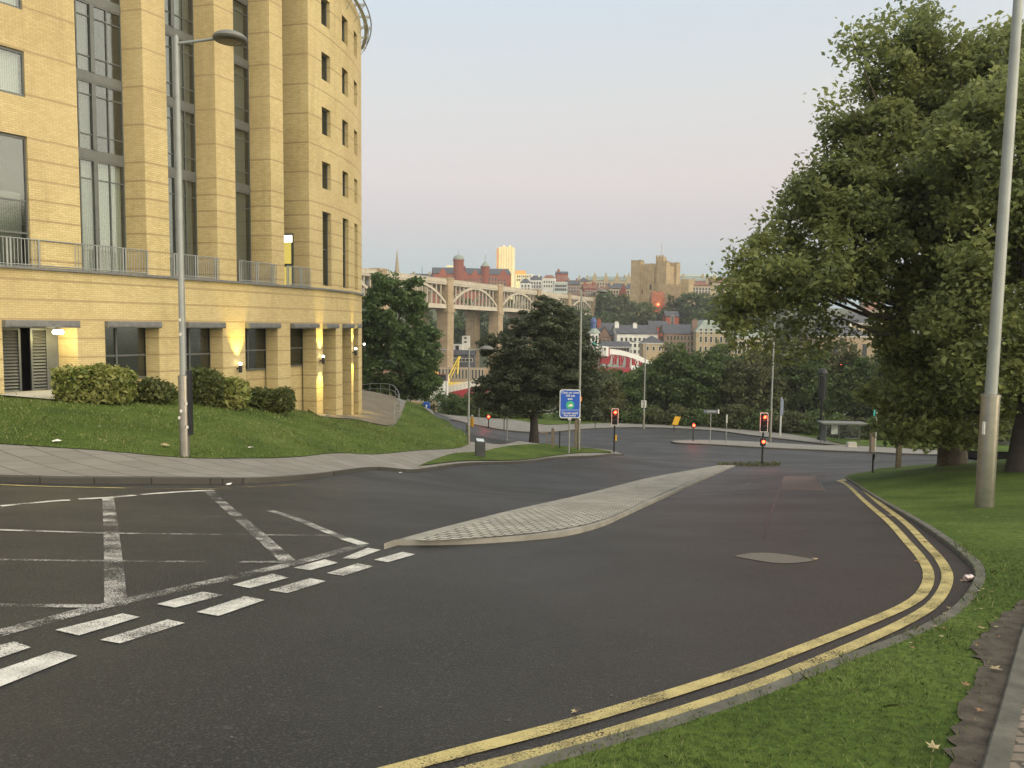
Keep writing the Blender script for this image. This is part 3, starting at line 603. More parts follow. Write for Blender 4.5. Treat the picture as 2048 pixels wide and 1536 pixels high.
def window(o, ax, nn, w, z0, z1, vb=(), hb=(), fr=.06, curt=None, lit=None, name='window', depth=1.6, curt_rng=None, mid=None):
    """o = plan point of the left end of the glass line, ax along, nn outward"""
    o = Vector((o.x, o.y, 0)); m = MB()
    for a in (0, w): m.obox(o, ax, nn, Z, (a - fr / 2 if a else 0, a + fr / 2 if not a else w), (-.04, .05), (z0, z1))
    for z in (z0, z1 - fr): m.obox(o, ax, nn, Z, (fr * .5, w - fr * .5), (-.035, .045), (z, z + fr))
    for v in vb:
        v, t = v if isinstance(v, tuple) else (v, fr * .6); m.obox(o, ax, nn, Z, (v - t / 2, v + t / 2), (-.03, .04 + t * .3), (z0 + fr, z1 - fr))
    for h in hb:
        h, t = h if isinstance(h, tuple) else (h, fr * .6); m.obox(o, ax, nn, Z, (fr * .5, w - fr * .5), (-.025, .035 + t * .2), (h - t / 2, h + t / 2))
    f = hpart(m.build(name, M['greyframe']))
    g = MB(); a, b = o + nn * 0.0, o + ax * w; g.quad((a.x, a.y, z0), (b.x, b.y, z0), (b.x, b.y, z1), (a.x, a.y, z1)); sub(g.build('pane', M['glass']), f)
    r = MB(); k = -nn * depth; A, B = o + k, o + ax * w + k; q = -nn * .02
    r.quad((A.x, A.y, z0), (B.x, B.y, z0), (B.x, B.y, z1), (A.x, A.y, z1))
    for u, v_ in ((o, A), (B, o + ax * w)): r.quad((u.x, u.y, z0), (v_.x, v_.y, z0), (v_.x, v_.y, z1), (u.x, u.y, z1))
    for z in (z0, z1): r.quad((o.x, o.y, z), ((o + ax * w).x, (o + ax * w).y, z), (B.x, B.y, z), (A.x, A.y, z))
    sub(r.build('room', lit or M['darkroom']), f)
    if curt:
        for (c0, c1, y0, y1) in (curt_rng or [(0, w, z0, z1)]):
            c = MB(); d0 = -nn * .22; A, B = o + ax * c0 + d0, o + ax * c1 + d0
            c.quad((A.x, A.y, y0), (B.x, B.y, y0), (B.x, B.y, y1), (A.x, A.y, y1), ((0, y0), (c1 - c0, y0), (c1 - c0, y1), (0, y1))); sub(c.build('curtain', curt), f)
    return f
def fwindow(a, b, z0, z1, rec=.28, **k):
    A, B = fp(a), fp(b); t = (B - A).normalized(); n_ = Vector((t.y, -t.x, 0)); return window(A - n_ * rec, t, n_, (B - A).length, z0, z1, **k)
S = {k: s_at(k) for k in (5, 68, 130, 150, 155, 168, 208, 210, 293, 298, 343, 370, 430, 438, 475, 490, 532, 545, 570, 580, 605, 620, 318, 445, 555, 632, 645, 671, 684, 702, 706, 716)}
LEDGE = E + 1.75; TOP = 20.0; FL = 2.9
# ground storey openings (left door, windows, deep slots)
side = Vector((math.sin(R(-76)), math.cos(R(-76)), 0))
# each opening is a shallow bay whose right return faces back to the left: (start, corner, floor, head, depth, return length)
gop = [(S[a], S[b], -8, E - .02, d, d * 1.04) for a, b, d in ((5, 155, .85), (210, 318, .62), (370, 445, .62), (490, 555, .62), (580, 632, .75), (645, 671, .75), (684, 702, .7), (706, 716, .6))]
lo = MB(); wall(lo, -12, 58, -8, LEDGE, gop); hpart(lo.build('wall', M['brick']))
up = MB()
# left block with room windows
lx = S[68]; lw = [(lx - 3.0, lx, E + 7.62 + FL * k, E + 9.15 + FL * k, .14) for k in range(5)] + [(lx - 3.0, lx, LEDGE + .05, E + 6.3, .2)]
wall(up, -12, S[168], LEDGE, TOP, lw)
# right block
def wz(k): return E + 7.1 + 2.8 * k, E + 8.5 + 2.8 * k
rs = [s_at(646), s_at(686), s_at(709), 27.5, 31.7]; rw = []
for s0 in rs:
    for k in range(4): rw.append((s0, s0 + .95, *wz(k), .3))
    rw.append((s0, s0 + .95, LEDGE + .25, E + 5.9, .3))
wall(up, S[620], 58, LEDGE, TOP, rw)
# piers between recessed bays; their returns face back towards the left
bays = []
for L0, C0, C1, sl in ((168, 298, 343, 1.0), (343, 438, 475, 1.05), (475, 545, 570, 1.15), (570, 620, None, 1.5)):
    A = fp(S[L0]); C = fp(S[C0]); B = C + side * sl; nn = fn((S[L0] + S[C0]) / 2); A2 = A - nn * .95
    bays.append((A2, B, nn))
    up.quad((B.x, B.y, LEDGE), (C.x, C.y, LEDGE), (C.x, C.y, TOP), (B.x, B.y, TOP), ((S[C0] - sl, LEDGE), (S[C0], LEDGE), (S[C0], TOP), (S[C0] - sl, TOP)))
    up.quad((A2.x, A2.y, LEDGE), (A.x, A.y, LEDGE), (A.x, A.y, TOP), (A2.x, A2.y, TOP), ((S[L0] + .9, LEDGE), (S[L0], LEDGE), (S[L0], TOP), (S[L0] + .9, TOP)))
    if C1: wall(up, S[C0], S[C1], LEDGE, TOP)
hpart(up.build('upper_wall', M['brick']))
# bay glazing: tall curtain-walled strips with mullions and spandrels
for i, (A2, B, nn) in enumerate(bays):
    v = B - A2; w_ = v.length; t = v / w_; n_ = Vector((t.y, -t.x, 0))
    z = LEDGE; segs = [(LEDGE, E + 6.15, [E + 2.9, E + 5.4])] + [(E + 6.45 + FL * k, E + 6.45 + FL * (k + 1) - .28, [E + 6.45 + FL * k + .62, E + 6.45 + FL * k + 2.1]) for k in range(5)]
    for j, (z0, z1, hb) in enumerate(segs):
        z1 = min(z1, TOP)
        if z0 >= TOP: break
        vb = [(w_ * .5, .16), w_ * .25, w_ * .75] if i < 2 else [w_ * .5]
        if i == 3 and j == 0: continue
        cm = (M['curtain'] if i < 1 else M['curtain2']) if j == 0 else M['curtain2']
        rng = [(0.02, w_ - .02, z0 + .1, z1 - .05)] if j == 0 else [(.05, w_ * .48, z0 + .1, z1)] if i == 0 else [(w_ * .4, w_ - .02, z0 + .1, z1)]
        window(A2 + Vector((0, 0, 0)), t, n_, w_, z0, z1, vb=vb, hb=hb, fr=.07, curt=cm, curt_rng=rng)
    for j, (z0, z1, hb) in enumerate(segs):
        if z1 >= TOP: break
        m = MB(); m.obox((A2.x, A2.y, 0), t, n_, Z, (0, w_), (-.02, .06), (z1, min(segs[j + 1][0] if j + 1 < len(segs) else TOP, TOP))); hpart(m.build('spandrel', M['greyframe']))
# fourth bay: lit stair window on the ground of the return
A2, B, nn = bays[3]; C = fp(S[620]); v = (C - B).normalized(); nv = Vector((v.y, -v.x, 0)); o_ = B + nv * .03
m = MB(); m.obox((o_.x, o_.y, 0), v, nv, Z, (0, .62), (0, .06), (LEDGE + .1, E + 4.6)); f = hpart(m.build('stair_window', M['greyframe']))
m = MB(); m.obox((o_.x, o_.y, 0), v, nv, Z, (.06, .50), (.06, .075), (LEDGE + .2, E + 2.9)); m.obox((o_.x, o_.y, 0), v, nv, Z, (.06, .50), (.06, .075), (E + 3.05, E + 4.15)); sub(m.build('lit_pane', M['room_lit']), f)
m = MB(); m.obox((o_.x, o_.y, 0), v, nv, Z, (.06, .56), (.06, .08), (E + 4.15, E + 4.5)); sub(m.build('strip_light', M['tube']), f)
# room windows left and right
for a, b, c, d, r in lw[:-1]: fwindow(a, b, c, d, .12, fr=.09, curt=M['curtain'], curt_rng=[(0.05, (fp(b) - fp(a)).length - .05, c + .03, d - .03)])
a, b, c, d, r = lw[-1]; fwindow(a, b, c, d, .16, fr=.09, vb=[1.5], hb=[c + 1.2, c + 2.3], curt=M['curtain2'], curt_rng=[(.1, 2.9, c + .2, c + 2.6)])
for a, b, c, d, r in rw: fwindow(a, b, c, d, .25, fr=.07, hb=[(c + d) / 2] if d - c > 2 else [], curt=M['curtain2'], curt_rng=[(.4, .9, c, d)])
# ground floor windows, the brick below them, and doors
gl = MB()
for k, (a, b, c, d, r, rl) in enumerate(gop):
    A = fp(a) - fn((a + b) / 2) * r; B = fp(b) + side * rl; A.z = B.z = 0; w_ = (B - A).length; t = (B - A) / w_; n_ = Vector((t.y, -t.x, 0))
    if k == 0: DOOR = (A, t, n_, w_); continue
    zs = [0, E - 2.32, E - 2.36, E - 2.28, E - 2.25, E - 3.5, E - 5.0, E - 5.0][k]
    P0, P1 = A - n_ * .10 - t * .1, B - n_ * .10 + t * .12
    gl.quad((P0.x, P0.y, -8), (P1.x, P1.y, -8), (P1.x, P1.y, zs), (P0.x, P0.y, zs), ((a, -8), (a + w_, -8), (a + w_, zs), (a, zs)))
    f = window(A - n_ * .06 - t * .03, t, n_, w_ + .1, zs, d, fr=.08, vb=[(w_ * .42, .07)] if k < 5 else [], hb=[(zs + .95, .07)], depth=2.2)
    if k == 1:
        m = MB(); m.obox((A.x, A.y, 0), t, n_, Z, (1.0, 1.05), (-1.5, -1.45), (E - 1.3, E - .2)); sub(m.build('strip_light', M['warm_on']), f)
        m = MB(); m.obox((A.x, A.y, 0), t, n_, Z, (.1, .6), (-2.1, -2.05), (E - 1.2, E - .3)); sub(m.build('wall_panel', plain('brown_panel', (.16, .07, .03))), f)
hpart(gl.build('recessed_wall', M['brick']))
# lintel beams over the openings
for a, b, c, d, r, rl in gop:
    A, B = fp(a), fp(b); t = (B - A).normalized(); n_ = Vector((t.y, -t.x, 0)); m = MB()
    m.obox((A.x, A.y, 0), t, n_, Z, (0, (B - A).length), (-.3, .22), (E - .27, E - .015)); m.obox((A.x, A.y, 0), t, n_, Z, (0.02, (B - A).length - .02), (.22, .25), (E - .23, E - .06)); hpart(m.build('lintel', M['beam'], bevel=.015))
# louvred doors in the first opening, one leaf standing open on the dark
A, t, n_, w_ = DOOR
def louvre_door(o, ax, nv, w, lit=False):
    m = MB()
    for a_ in (0, w - .07): m.obox(o, ax, nv, Z, (a_, a_ + .07), (-.03, .04), (-1.13, E - .3))
    for z in (-1.13, E - .37): m.obox(o, ax, nv, Z, (.07, w - .07), (-.03, .035), (z, z + .07))
    for k in range(20):
        z = -1.06 + k * .114; a_, b_ = o + ax * .07, o + ax * (w - .07)
        m.quad((a_ + nv * .02 + Z * z), (b_ + nv * .02 + Z * z), (b_ - nv * .035 + Z * (z + .07)), (a_ - nv * .035 + Z * (z + .07)))
    f_ = hpart(m.build('louvred_door', M['greyframe']))
    m = MB(); a_, b_ = o - nv * .05, o + ax * w - nv * .05; m.quad((a_.x, a_.y, -1.15), (b_.x, b_.y, -1.15), (b_.x, b_.y, E - .3), (a_.x, a_.y, E - .3)); sub(m.build('backing', M['dark']), f_)
    return f_
A = Vector((A.x, A.y, 0)); louvre_door(A + t * .05, t, n_, w_ * .40)
louvre_door(A + t * w_ * .57, t, n_, w_ * .27)
m = MB(); m.obox(A, t, n_, Z, (w_ * .45, w_ * .57), (-.9, -.85), (-1.15, E)); m.obox(A, t, n_, Z, (0, w_), (-1.0, -.95), (-1.2, E)); hpart(m.build('dark_doorway', M['black']))
m = MB(); m.obox(A, t, n_, Z, (w_ * .84, w_ + .02), (-.06, .02), (-1.15, E)); hpart(m.build('side_panel', M['greyframe']))
p = gp(60, 806); mb = MB(); cs = [gp(20, 803), gp(120, 812), gp(160, 806), gp(165, 795)]; q_ = [A - n_ * .9, A + t * (w_ + 1) - n_ * .9]
tag(drape('doorstep_paving', [tuple(v[:2]) for v in (cs[0], cs[1], cs[2], cs[3])] + [tuple((A + t * (w_ + 1.2))[:2]), tuple((A - t * .4)[:2])], .20, M['paleconc'], .5), kind='structure')
# ledge
mb = MB(); ss = np.arange(-12, 57, .6)
for a, b in zip(ss, ss[1:]):
    b = a + .6; P = [fp(a) + fn(a) * .14, fp(b) + fn(b) * .14, fp(b) - fn(b) * .03, fp(a) - fn(a) * .03]
    for (u, v_), (zl, zh) in (((0, 1), (LEDGE, LEDGE + .1)),):
        mb.quad((P[0].x, P[0].y, zl), (P[1].x, P[1].y, zl), (P[1].x, P[1].y, zh), (P[0].x, P[0].y, zh)); mb.quad((P[0].x, P[0].y, zh), (P[1].x, P[1].y, zh), (P[2].x, P[2].y, zh), (P[3].x, P[3].y, zh)); mb.quad((P[3].x, P[3].y, zl), (P[2].x, P[2].y, zl), (P[1].x, P[1].y, zl), (P[0].x, P[0].y, zl))
hpart(mb.build('ledge', M['beam']))
for A2, B, nn in bays:              # bay floors
    pass
mb = MB()
for (L0, C0), (A2, B, nn) in zip(((168, 298), (343, 438), (475, 545), (570, 620)), bays):
    A, C = fp(S[L0]), fp(S[C0]); mb.poly([(A.x, A.y, LEDGE + .05), (C.x, C.y, LEDGE + .05), (B.x, B.y, LEDGE + .05), (A2.x, A2.y, LEDGE + .05)])
hpart(mb.build('bay_floor', M['paleconc']))
# balustrades
def balustrade(s0, s1, gaps=()):
    m = MB(); n = int((s1 - s0) / .115); o_ = .07
    for k in range(n + 1):
        a = s0 + (s1 - s0) * k / n; p_ = fp(a) + fn(a) * o_; tt, n2 = ft(a), fn(a)
        if any(g0 < a < g1 for g0, g1 in gaps): continue
        r = .028 if k % 9 in (0, 1) else .011
        m.obox((p_.x, p_.y, 0), tt, n2, Z, (-r, r), (-r * .6, r * .6), (LEDGE + .1, LEDGE + 1.04))
    for z in (LEDGE + .16, LEDGE + 1.04): m.tube([(*(fp(a) + fn(a) * o_)[:2], z) for a in np.linspace(s0, s1, max(3, int((s1 - s0) / .5)))], .022, 6)
    hpart(m.build('balustrade', M['galv']))
balustrade(-9, S[298] - .05, [(S[68] + .3, S[130] + .35)]); balustrade(S[343] + .15, S[438]); balustrade(S[475] + .1, S[545] + .25); balustrade(S[570] + .1, S[620])
# roof, parapet and the projecting steel ring
mb = MB(); ptsr = [fp(a) for a in np.arange(-12, 58, 1.0)]; mb.poly([(p_.x, p_.y, TOP - .05) for p_ in ptsr] + [(-34, 60, TOP - .05), (-36, 20, TOP - .05)]); hpart(mb.build('roof', M['lead']))
mb = MB(); tube_l = lambda off, z, r: mb.tube([(*(fp(a) + fn(a) * off)[:2], z) for a in np.arange(S[605], 27.5, .5)], r, 8)
tube_l(.62, TOP + .05, .04); tube_l(.45, TOP - .35, .02)
for a in np.arange(S[605], 27.6, 1.7):
    p0, n2, tt = fp(a), fn(a), ft(a); mb.obox((p0.x, p0.y, 0), tt, n2, Z, (-.03, .03), (-.1, .62), (TOP - .12, TOP + .02)); mb.tube([p0 + Z * (TOP - 1.0), p0 + n2 * .55 + Z * (TOP - .1)], .02, 6)
hpart(mb.build('canopy_ring', M['galv']))
mb = MB(); ss = np.arange(S[605], 27, .8)
for a in ss:
    for k in range(1):
        b = a + .8; o0, o1 = .2, .42; P = [fp(a) + fn(a) * o0, fp(b) + fn(b) * o0, fp(b) + fn(b) * o1, fp(a) + fn(a) * o1]; mb.quad(*[(v_.x, v_.y, TOP - .2 - .03 * k) for v_ in P])
hpart(mb.build('canopy_louvre', M['palegrey']))
for z0 in (-8,):     # back of the building
    mb = MB(); p0, p1 = fp(-12), fp(58); P = [(p1.x, p1.y), (-34, 60), (-36, 20), (p0.x, p0.y)]
    for a, b in zip(P, P[1:]): mb.quad((*a, -8), (*b, -8), (*b, TOP), (*a, TOP), ((0, -8), (10, -8), (10, TOP), (0, TOP)))
    hpart(mb.build('rear_wall', M['brick']))
# ------------------------------------------------------------------ wall lights
def wall_lamp(s, z, label, up=260, dn=170):
    p0, n2, tt = fp(s), fn(s), ft(s); o = p0 + Z * z
    r = empty('wall_lamp', o, label, 'wall lamp', 'up and down lighters on the hotel piers')
    m = MB(); m.lathe(n2 * .2, [(.02, -.17), (.075, -.17), (.085, -.1), (.085, .1), (.075, .17), (.02, .17)], 12); m.box(-.03, .03, -.03, .03, -.05, .05); m.tube([n2 * .02, n2 * .2], .03, 6); m.build('housing', M['dark'], r)
    m = MB(); m.lathe(n2 * .2, [(.02, .175), (.068, .18), (.07, .26), (.03, .29)], 12); m.build('lens', M['lamp_on'], r)
    for q, e in ((1, up), (-1, dn)):
        if not e: continue
        ld = bpy.data.lights.new('lamp_light', 'SPOT'); ld.energy = e; ld.energy *= 1.5; ld.color = (1, .70, .13); ld.spot_size = R(62); ld.spot_blend = .8; ld.shadow_soft_size = .05
        lo_ = bpy.data.objects.new('lamp_light', ld); link(lo_, r); lo_.location = n2 * .24 + Z * (.32 * q); lo_.rotation_euler = ((n2 * -.14 + Z * q) * -1).to_track_quat('Z', 'Y').to_euler()
    return r
def zpx(py, s): return E + (645.5 - py) / F * fp(s).y
sA = s_at(473); wall_lamp(sA, zpx(738, sA), 'dark wall lamp throwing a yellow fan up the brick pier behind the bushes', 420, 60)
sA = s_at(639); wall_lamp(sA, zpx(720, sA), 'wall lamp on the second lit pier, right of the lowest hedge', 420, 420)
sA = s_at(704); wall_lamp(sA, zpx(703, sA), 'wall lamp on the narrow lit pier near the curved corner', 420, 420)
wall_lamp(25.6, zpx(693, 25.6), 'wall lamp peeping past the curved edge of the hotel', 300, 420)
sA = s_at(113); p0 = fp(sA) + fn(sA) * .12 + Z * (E - .42)
r = empty('bulkhead_lamp', p0, 'bright oval bulkhead lamp under the lintel of the louvred doors', 'wall lamp')
m = MB(); m.lathe((0, 0, 0), [(.02, -.09), (.15, -.08), (.19, 0), (.15, .07), (.02, .08)], 14); m.build('lens', emit('bulkhead_glow', (1, .95, .75), 22), r); m = MB(); m.lathe((0, 0, .08), [(.1, 0), (.14, .01), (.1, .05)], 12); m.build('bracket', M['greyframe'], r)
ld = bpy.data.lights.new('lamp_light', 'POINT'); ld.energy = 45; ld.color = (1, .78, .3); ld.shadow_soft_size = .15; lo_ = bpy.data.objects.new('lamp_light', ld); link(lo_, r); lo_.location = fn(sA) * -.25 + Z * -.25

# ------------------------------------------------------------------ foliage
RNG = np.random.default_rng(7)
def leaf_mesh(name, C, size, mat, parent=None, aspect=1.7, up=0.35, rng=None, jitter=.3):
    rng = rng or RNG; n = len(C); C = np.asarray(C)
    N = rng.normal(size=(n, 3)); N[:, 2] = np.abs(N[:, 2]) + up; N /= np.linalg.norm(N, axis=1)[:, None]
    A = np.cross(N, rng.normal(size=(n, 3))); A /= np.linalg.norm(A, axis=1)[:, None] + 1e-9; B = np.cross(N, A)
    s = (size * (1 + jitter * rng.normal(size=n)).clip(.4, 1.8))[:, None]
    a, b = A * s * .5 * aspect ** .5, B * s * .5 / aspect ** .5; fold = N * s * .12
    V = np.stack([C - a, C - b + a * .15 + fold, C + a - fold * .6, C + b + a * .15 + fold], 1).reshape(-1, 3)
    return fast_mesh(name, V, np.arange(n * 4).reshape(-1, 4), mat, parent)
def crown_points(ells, nclump, per, rad, rng, gaps=(), shell=.55, flat=.7):
    """clump centres spread through a union of ellipsoids (mostly near the outside), leaves scattered round each clump"""
    ells = [(np.array(e[0], float), np.array(e[1], float)) for e in ells]; vol = np.array([e[1].prod() ** .8 for e in ells]); vol /= vol.sum()
    cl = []
    while len(cl) < nclump:
        k = rng.choice(len(ells), p=vol); d = rng.normal(size=3); d /= np.linalg.norm(d); r = shell + (1.05 - shell) * rng.random() ** .6 + (.14 if rng.random() < .1 else 0)
        p = ells[k][0] + d * ells[k][1] * r
        dd = min(np.linalg.norm((p - e[0]) / e[1]) for j, e in enumerate(ells) if j != k) if len(ells) > 1 else 9
        if dd < shell * .85 and rng.random() < .8: continue
        if any(np.linalg.norm((p - np.array(g[0])) / np.array(g[1])) < 1 for g in gaps): continue
        cl.append(p)
    cl = np.array(cl); rr = rad * (.6 + .8 * rng.random(nclump)); cnt = (per * (.5 + rng.random(nclump))).astype(int)
    idx = np.repeat(np.arange(nclump), cnt); d = rng.normal(size=(len(idx), 3)); d /= np.linalg.norm(d, axis=1)[:, None]
    d *= (rng.random(len(idx)) ** .45)[:, None]; d[:, 2] *= flat
    return cl, cl[idx] + d * rr[idx][:, None]
def limbs(mb, base, top, r0, cl, n, rng, z_split=.35):
    base, top = Vector(base), Vector(top); pts = []
    for i in range(7):
        t = i / 6; p = base.lerp(top, t); pts.append(p + Vector((rng.normal() * .06, rng.normal() * .06, 0)) * (t * (top - base).length * .25))
    mb.tube([base - Z * .25] + pts, [r0 * 1.55] + [r0 * (1.18 if i == 0 else 1) * (1 - .78 * i / 6) for i in range(7)], 12)
    sel = rng.choice(len(cl), min(n, len(cl)), replace=False)
    for k in sel:
        q = Vector(cl[k]); t = z_split + (1 - z_split) * rng.random() * .8; t = min(t, max(.15, (q.z - base.z) / max(.1, (top.z - base.z)) * .8)); t = max(t, .12)
        i = t * 6; a = pts[int(i)].lerp(pts[min(6, int(i) + 1)], i % 1); m = a.lerp(q, .5) + Vector((rng.normal() * .12, rng.normal() * .12, -.05 * (q - a).length))
        r = r0 * .34 * (1 - .5 * t); mb.tube([a, a.lerp(m, .5) + Z * .05, m, q], [r, r * .75, r * .5, r * .12], 6, cap=False)
def tree(label, base, height, ells, leaf, lsize, nclump, per, rad, r0, name='broadleaf_tree', group=None, seed=1, nl=16, bark='bark', gaps=(), top=None, flat=.7, shell=.55, cat='tree', up=.35, spray=()):
    rng = np.random.default_rng(seed); base = Vector(base)
    r = empty(name, base, label, cat, group)
    ee = [((Vector(c) - base), s) for c, s in ells]; gg = [((Vector(c) - base), s) for c, s in gaps]
    cl, P = crown_points(ee, nclump, per, rad, rng, gg, shell, flat)
    if len(spray):          # loose leafy shoots standing clear of the crown
        sp = np.array([tuple(q) for q in spray]); P = np.concatenate([P] + [q + rng.normal(0, 1, (70, 3)) * np.array([.26, .3, .22]) for q in sp]); cl = np.concatenate([cl, sp])
    leaf_mesh('crown', P, lsize, LEAF[leaf], r, rng=rng, up=up)
    mb = MB(); limbs(mb, (0, 0, 0), (Vector(top) - base) if top else Vector((0, 0, height * .8)), r0, cl, nl, rng); mb.build('trunk', M[bark], r, smooth=True)
    return r
# the two big planes on the right bank
b1 = gp(1905, 932); b1.z += .05
e1 = [(at(1570, 572, 26), (1.75, 2.4, .95)), (at(1680, 495, 26.5), (1.7, 2.8, 1.7)), (at(1810, 340, 27.5), (2.1, 3.0, 2.5)), (at(1775, 150, 27.5), (.9, 1.2, .9)), (at(1850, 55, 28), (.5, .8, 1.2)), (at(1935, 215, 28), (2.1, 2.8, 1.9)), (at(1900, 450, 27), (2.7, 3.2, 3.0)),
      (at(1850, 660, 26.5), (1.5, 2.2, 1.7)), (at(1820, 800, 27), (1.5, 1.8, .95)), (at(1490, 548, 26), (.65, 1.3, .6)), (at(1475, 630, 26), (.4, 1.1, .6)), (at(1900, 800, 26.0), (2.0, 2, 1.3)), (at(1850, 850, 25.5), (1.3, 1.4, .5)), (at(1620, 410, 26.5), (.8, 1.2, .7)), (at(1700, 290, 27), (.7, 1.2, .8)), (at(1550, 480, 26), (.6, 1.1, .5)), (at(1740, 100, 27.5), (.5, .7, .5)), (at(1795, 75, 28), (.6, .9, .7)), (at(2010, 150, 28), (1.9, 2.2, 1.6)), (at(1890, 130, 28), (1.2, 1.5, 1.0)), (at(1690, 400, 26.5), (1.3, 1.8, 1.2)), (at(1700, 235, 27), (.7, 1, .5)), (at(1600, 350, 26.5), (.5, .9, .5))]
g1 = [(at(1745, 570, 26.5), (.5, 3.8, .5)), (at(1705, 690, 26.5), (1.25, 4, .75))]
tree('broad green plane tree reaching over the junction, its trunk on the bank crest', b1, 16, e1, 'syc', .145, 1050, 120, .62, .42, seed=3, nl=60, gaps=g1, top=at(1870, 250, 27.5), name='plane_tree', spray=[at(px, py, 26) - b1 for px, py in ((1440, 560), (1455, 600), (1500, 690), (1530, 700), (1560, 720), (1590, 690), (1620, 705), (1640, 690), (1470, 680), (1540, 670), (1600, 660), (1665, 640), (1480, 500), (1530, 440), (1570, 400), (1640, 330), (1650, 210), (1690, 190), (1700, 70), (1710, 130), (1690, 100), (1640, 350), (1760, 45), (1800, 30), (1640, 650), (1665, 668), (1600, 640), (1700, 655), (1575, 665), (1620, 675))])
b2 = gp(2046, 945)
e2 = [(at(2080, 560, 22), (2.8, 2.6, 3.4)), (at(2010, 350, 22.5), (2.2, 2.4, 2.6)), (at(2110, 270, 23), (2.6, 2.6, 2.2)), (at(1965, 670, 22), (1.4, 1.8, 1.6)), (at(2070, 760, 22), (1.9, 1.8, 1.0)), (at(2300, 470, 23), (4, 3, 5))]
tree('second plane tree nearer the tall steel post, its dark trunk cut by the picture edge', b2, 15, e2, 'syc', .135, 560, 130, .70, .40, seed=5, nl=36, top=at(2120, 250, 22.5), name='plane_tree', bark='bark2')
# cherry on the corner verge and the ash behind the hotel
b3 = gp(1068, 889)
Yc = b3.y
e3 = [(at(1080, 690, Yc), (3.3, 3.2, 2.3)), (at(1075, 760, Yc), (3.9, 3.5, 2.2)), (at(1100, 640, Yc), (2.0, 1.9, 1.6)), (at(1095, 612, Yc), (.9, 1.0, .8)), (at(1130, 700, Yc), (2.4, 2.2, 1.8)), (at(1000, 700, Yc), (1.6, 1.8, 1.4)), (at(1150, 760, Yc), (2.0, 2.0, 2.2)), (at(1035, 800, Yc), (2.6, 2.4, 1.2)), (at(1160, 820, Yc), (1.5, 1.4, 1.0)), (at(970, 790, Yc), (1.0, 1.4, 1.6))]
tree('dark purplish bushy tree on the grass corner beside the blue sign', b3, 9.5, e3, 'purple', .16, 900, 125, .62, .38, seed=11, bark='bark2', name='cherry_tree', flat=.45, shell=.5, up=.8, nl=24)
bA = at(800, 815, 78); bA.z = H(bA.x, bA.y)
eA = [(at(785, 640, 78), (3.2, 3.0, 3.6)), (at(790, 730, 78), (4.1, 3.4, 3.0)), (at(770, 580, 78), (1.5, 1.6, 1.7)), (at(822, 590, 78), (1.0, 1.2, 1.6)), (at(745, 600, 78), (1.1, 1.2, 1.5)), (at(850, 700, 78), (1.6, 1.8, 2.2)), (at(770, 780, 78), (3.0, 2.6, 1.2)), (at(845, 770, 78), (1.6, 1.6, 1.2)), (at(720, 660, 78), (2.0, 2.0, 3.0))]
tree('upright green ash tree standing between the hotel and the bridge', bA, 13, eA, 'ash', .27, 560, 85, .68, .3, seed=13, name='ash_tree', nl=24)
# belt of trees beyond the junction, each its own
belt = [(1190, 792, 96, 3.2, 3.4, 'dull'), (1238, 786, 100, 3.2, 3.2, 'mid'), (1290, 782, 104, 3.4, 3.8, 'mid'), (1345, 758, 100, 3.6, 5.0, 'mid'), (1395, 763, 98, 3.4, 4.2, 'mid'), (1445, 756, 102, 4.0, 5.0, 'mid'), (1500, 770, 96, 3.6, 4.4, 'dull'),
        (1555, 748, 100, 3.8, 5.0, 'dull'), (1610, 765, 98, 3.6, 4.6, 'mid'), (1668, 750, 100, 4.0, 5.2, 'dull'), (1730, 765, 98, 4.2, 5.0, 'mid'), (1795, 760, 96, 4.0, 5.0, 'mid'), (1870, 765, 92, 4.2, 5.0, 'mid'), (1950, 770, 88, 4.2, 5.0, 'dull'), (2040, 770, 86, 4.2, 5.0, 'mid'), (2120, 770, 84, 4.2, 5.0, 'mid')]
words = ['brown-green tree right behind the blue sign, leftmost of the belt past the junction', 'low brownish tree behind the first traffic light', 'green tree just below the white arch of the swing bridge', 'tall light green tree right of the grey lamp post, in front of the white building', 'rounded green tree between the plate on the lamp post and the yellow panel',
         'broad green tree in front of the pale yellow hall', 'low brown tree behind the direction sign', 'brownish tree behind the second traffic light', 'green tree by the slim white totem', 'dull tree round the black lantern column', 'green tree behind the roof of the bus stop',
         'green tree behind the right end of the bus stop', 'green tree glimpsed left of the big trunk on the bank', 'brownish tree glimpsed right of the big trunk', 'far green tree behind the tall steel post', 'green tree at the right edge beyond the road']
for i, ((px, py, d, rw_, rh, lf), lab) in enumerate(zip(belt, words)):
    c = at(px, py, d); bz = H(c.x, d) - .1; top = c.z + rh * .95; mid_ = (bz + top) / 2 + .2; hh = (top - bz)
    e = [(Vector((c.x, d, bz + hh * .42)), (rw_, 3.2, hh * .42)), (Vector((c.x + .6, d, bz + hh * .72)), (rw_ * .6, 2.4, hh * .28)), (Vector((c.x - rw_ * .45, d - .4, bz + hh * .5)), (rw_ * .5, 2, hh * .3)), (Vector((c.x + rw_ * .5, d, bz + hh * .3)), (rw_ * .6, 2.4, hh * .3))]
    tree(lab, (c.x, d, bz), hh, e, lf, .30, 210, 62, .85, .2, seed=100 + i, group='trees beyond the junction', nl=12, bark='bark2', name='scrub_tree', shell=.6)
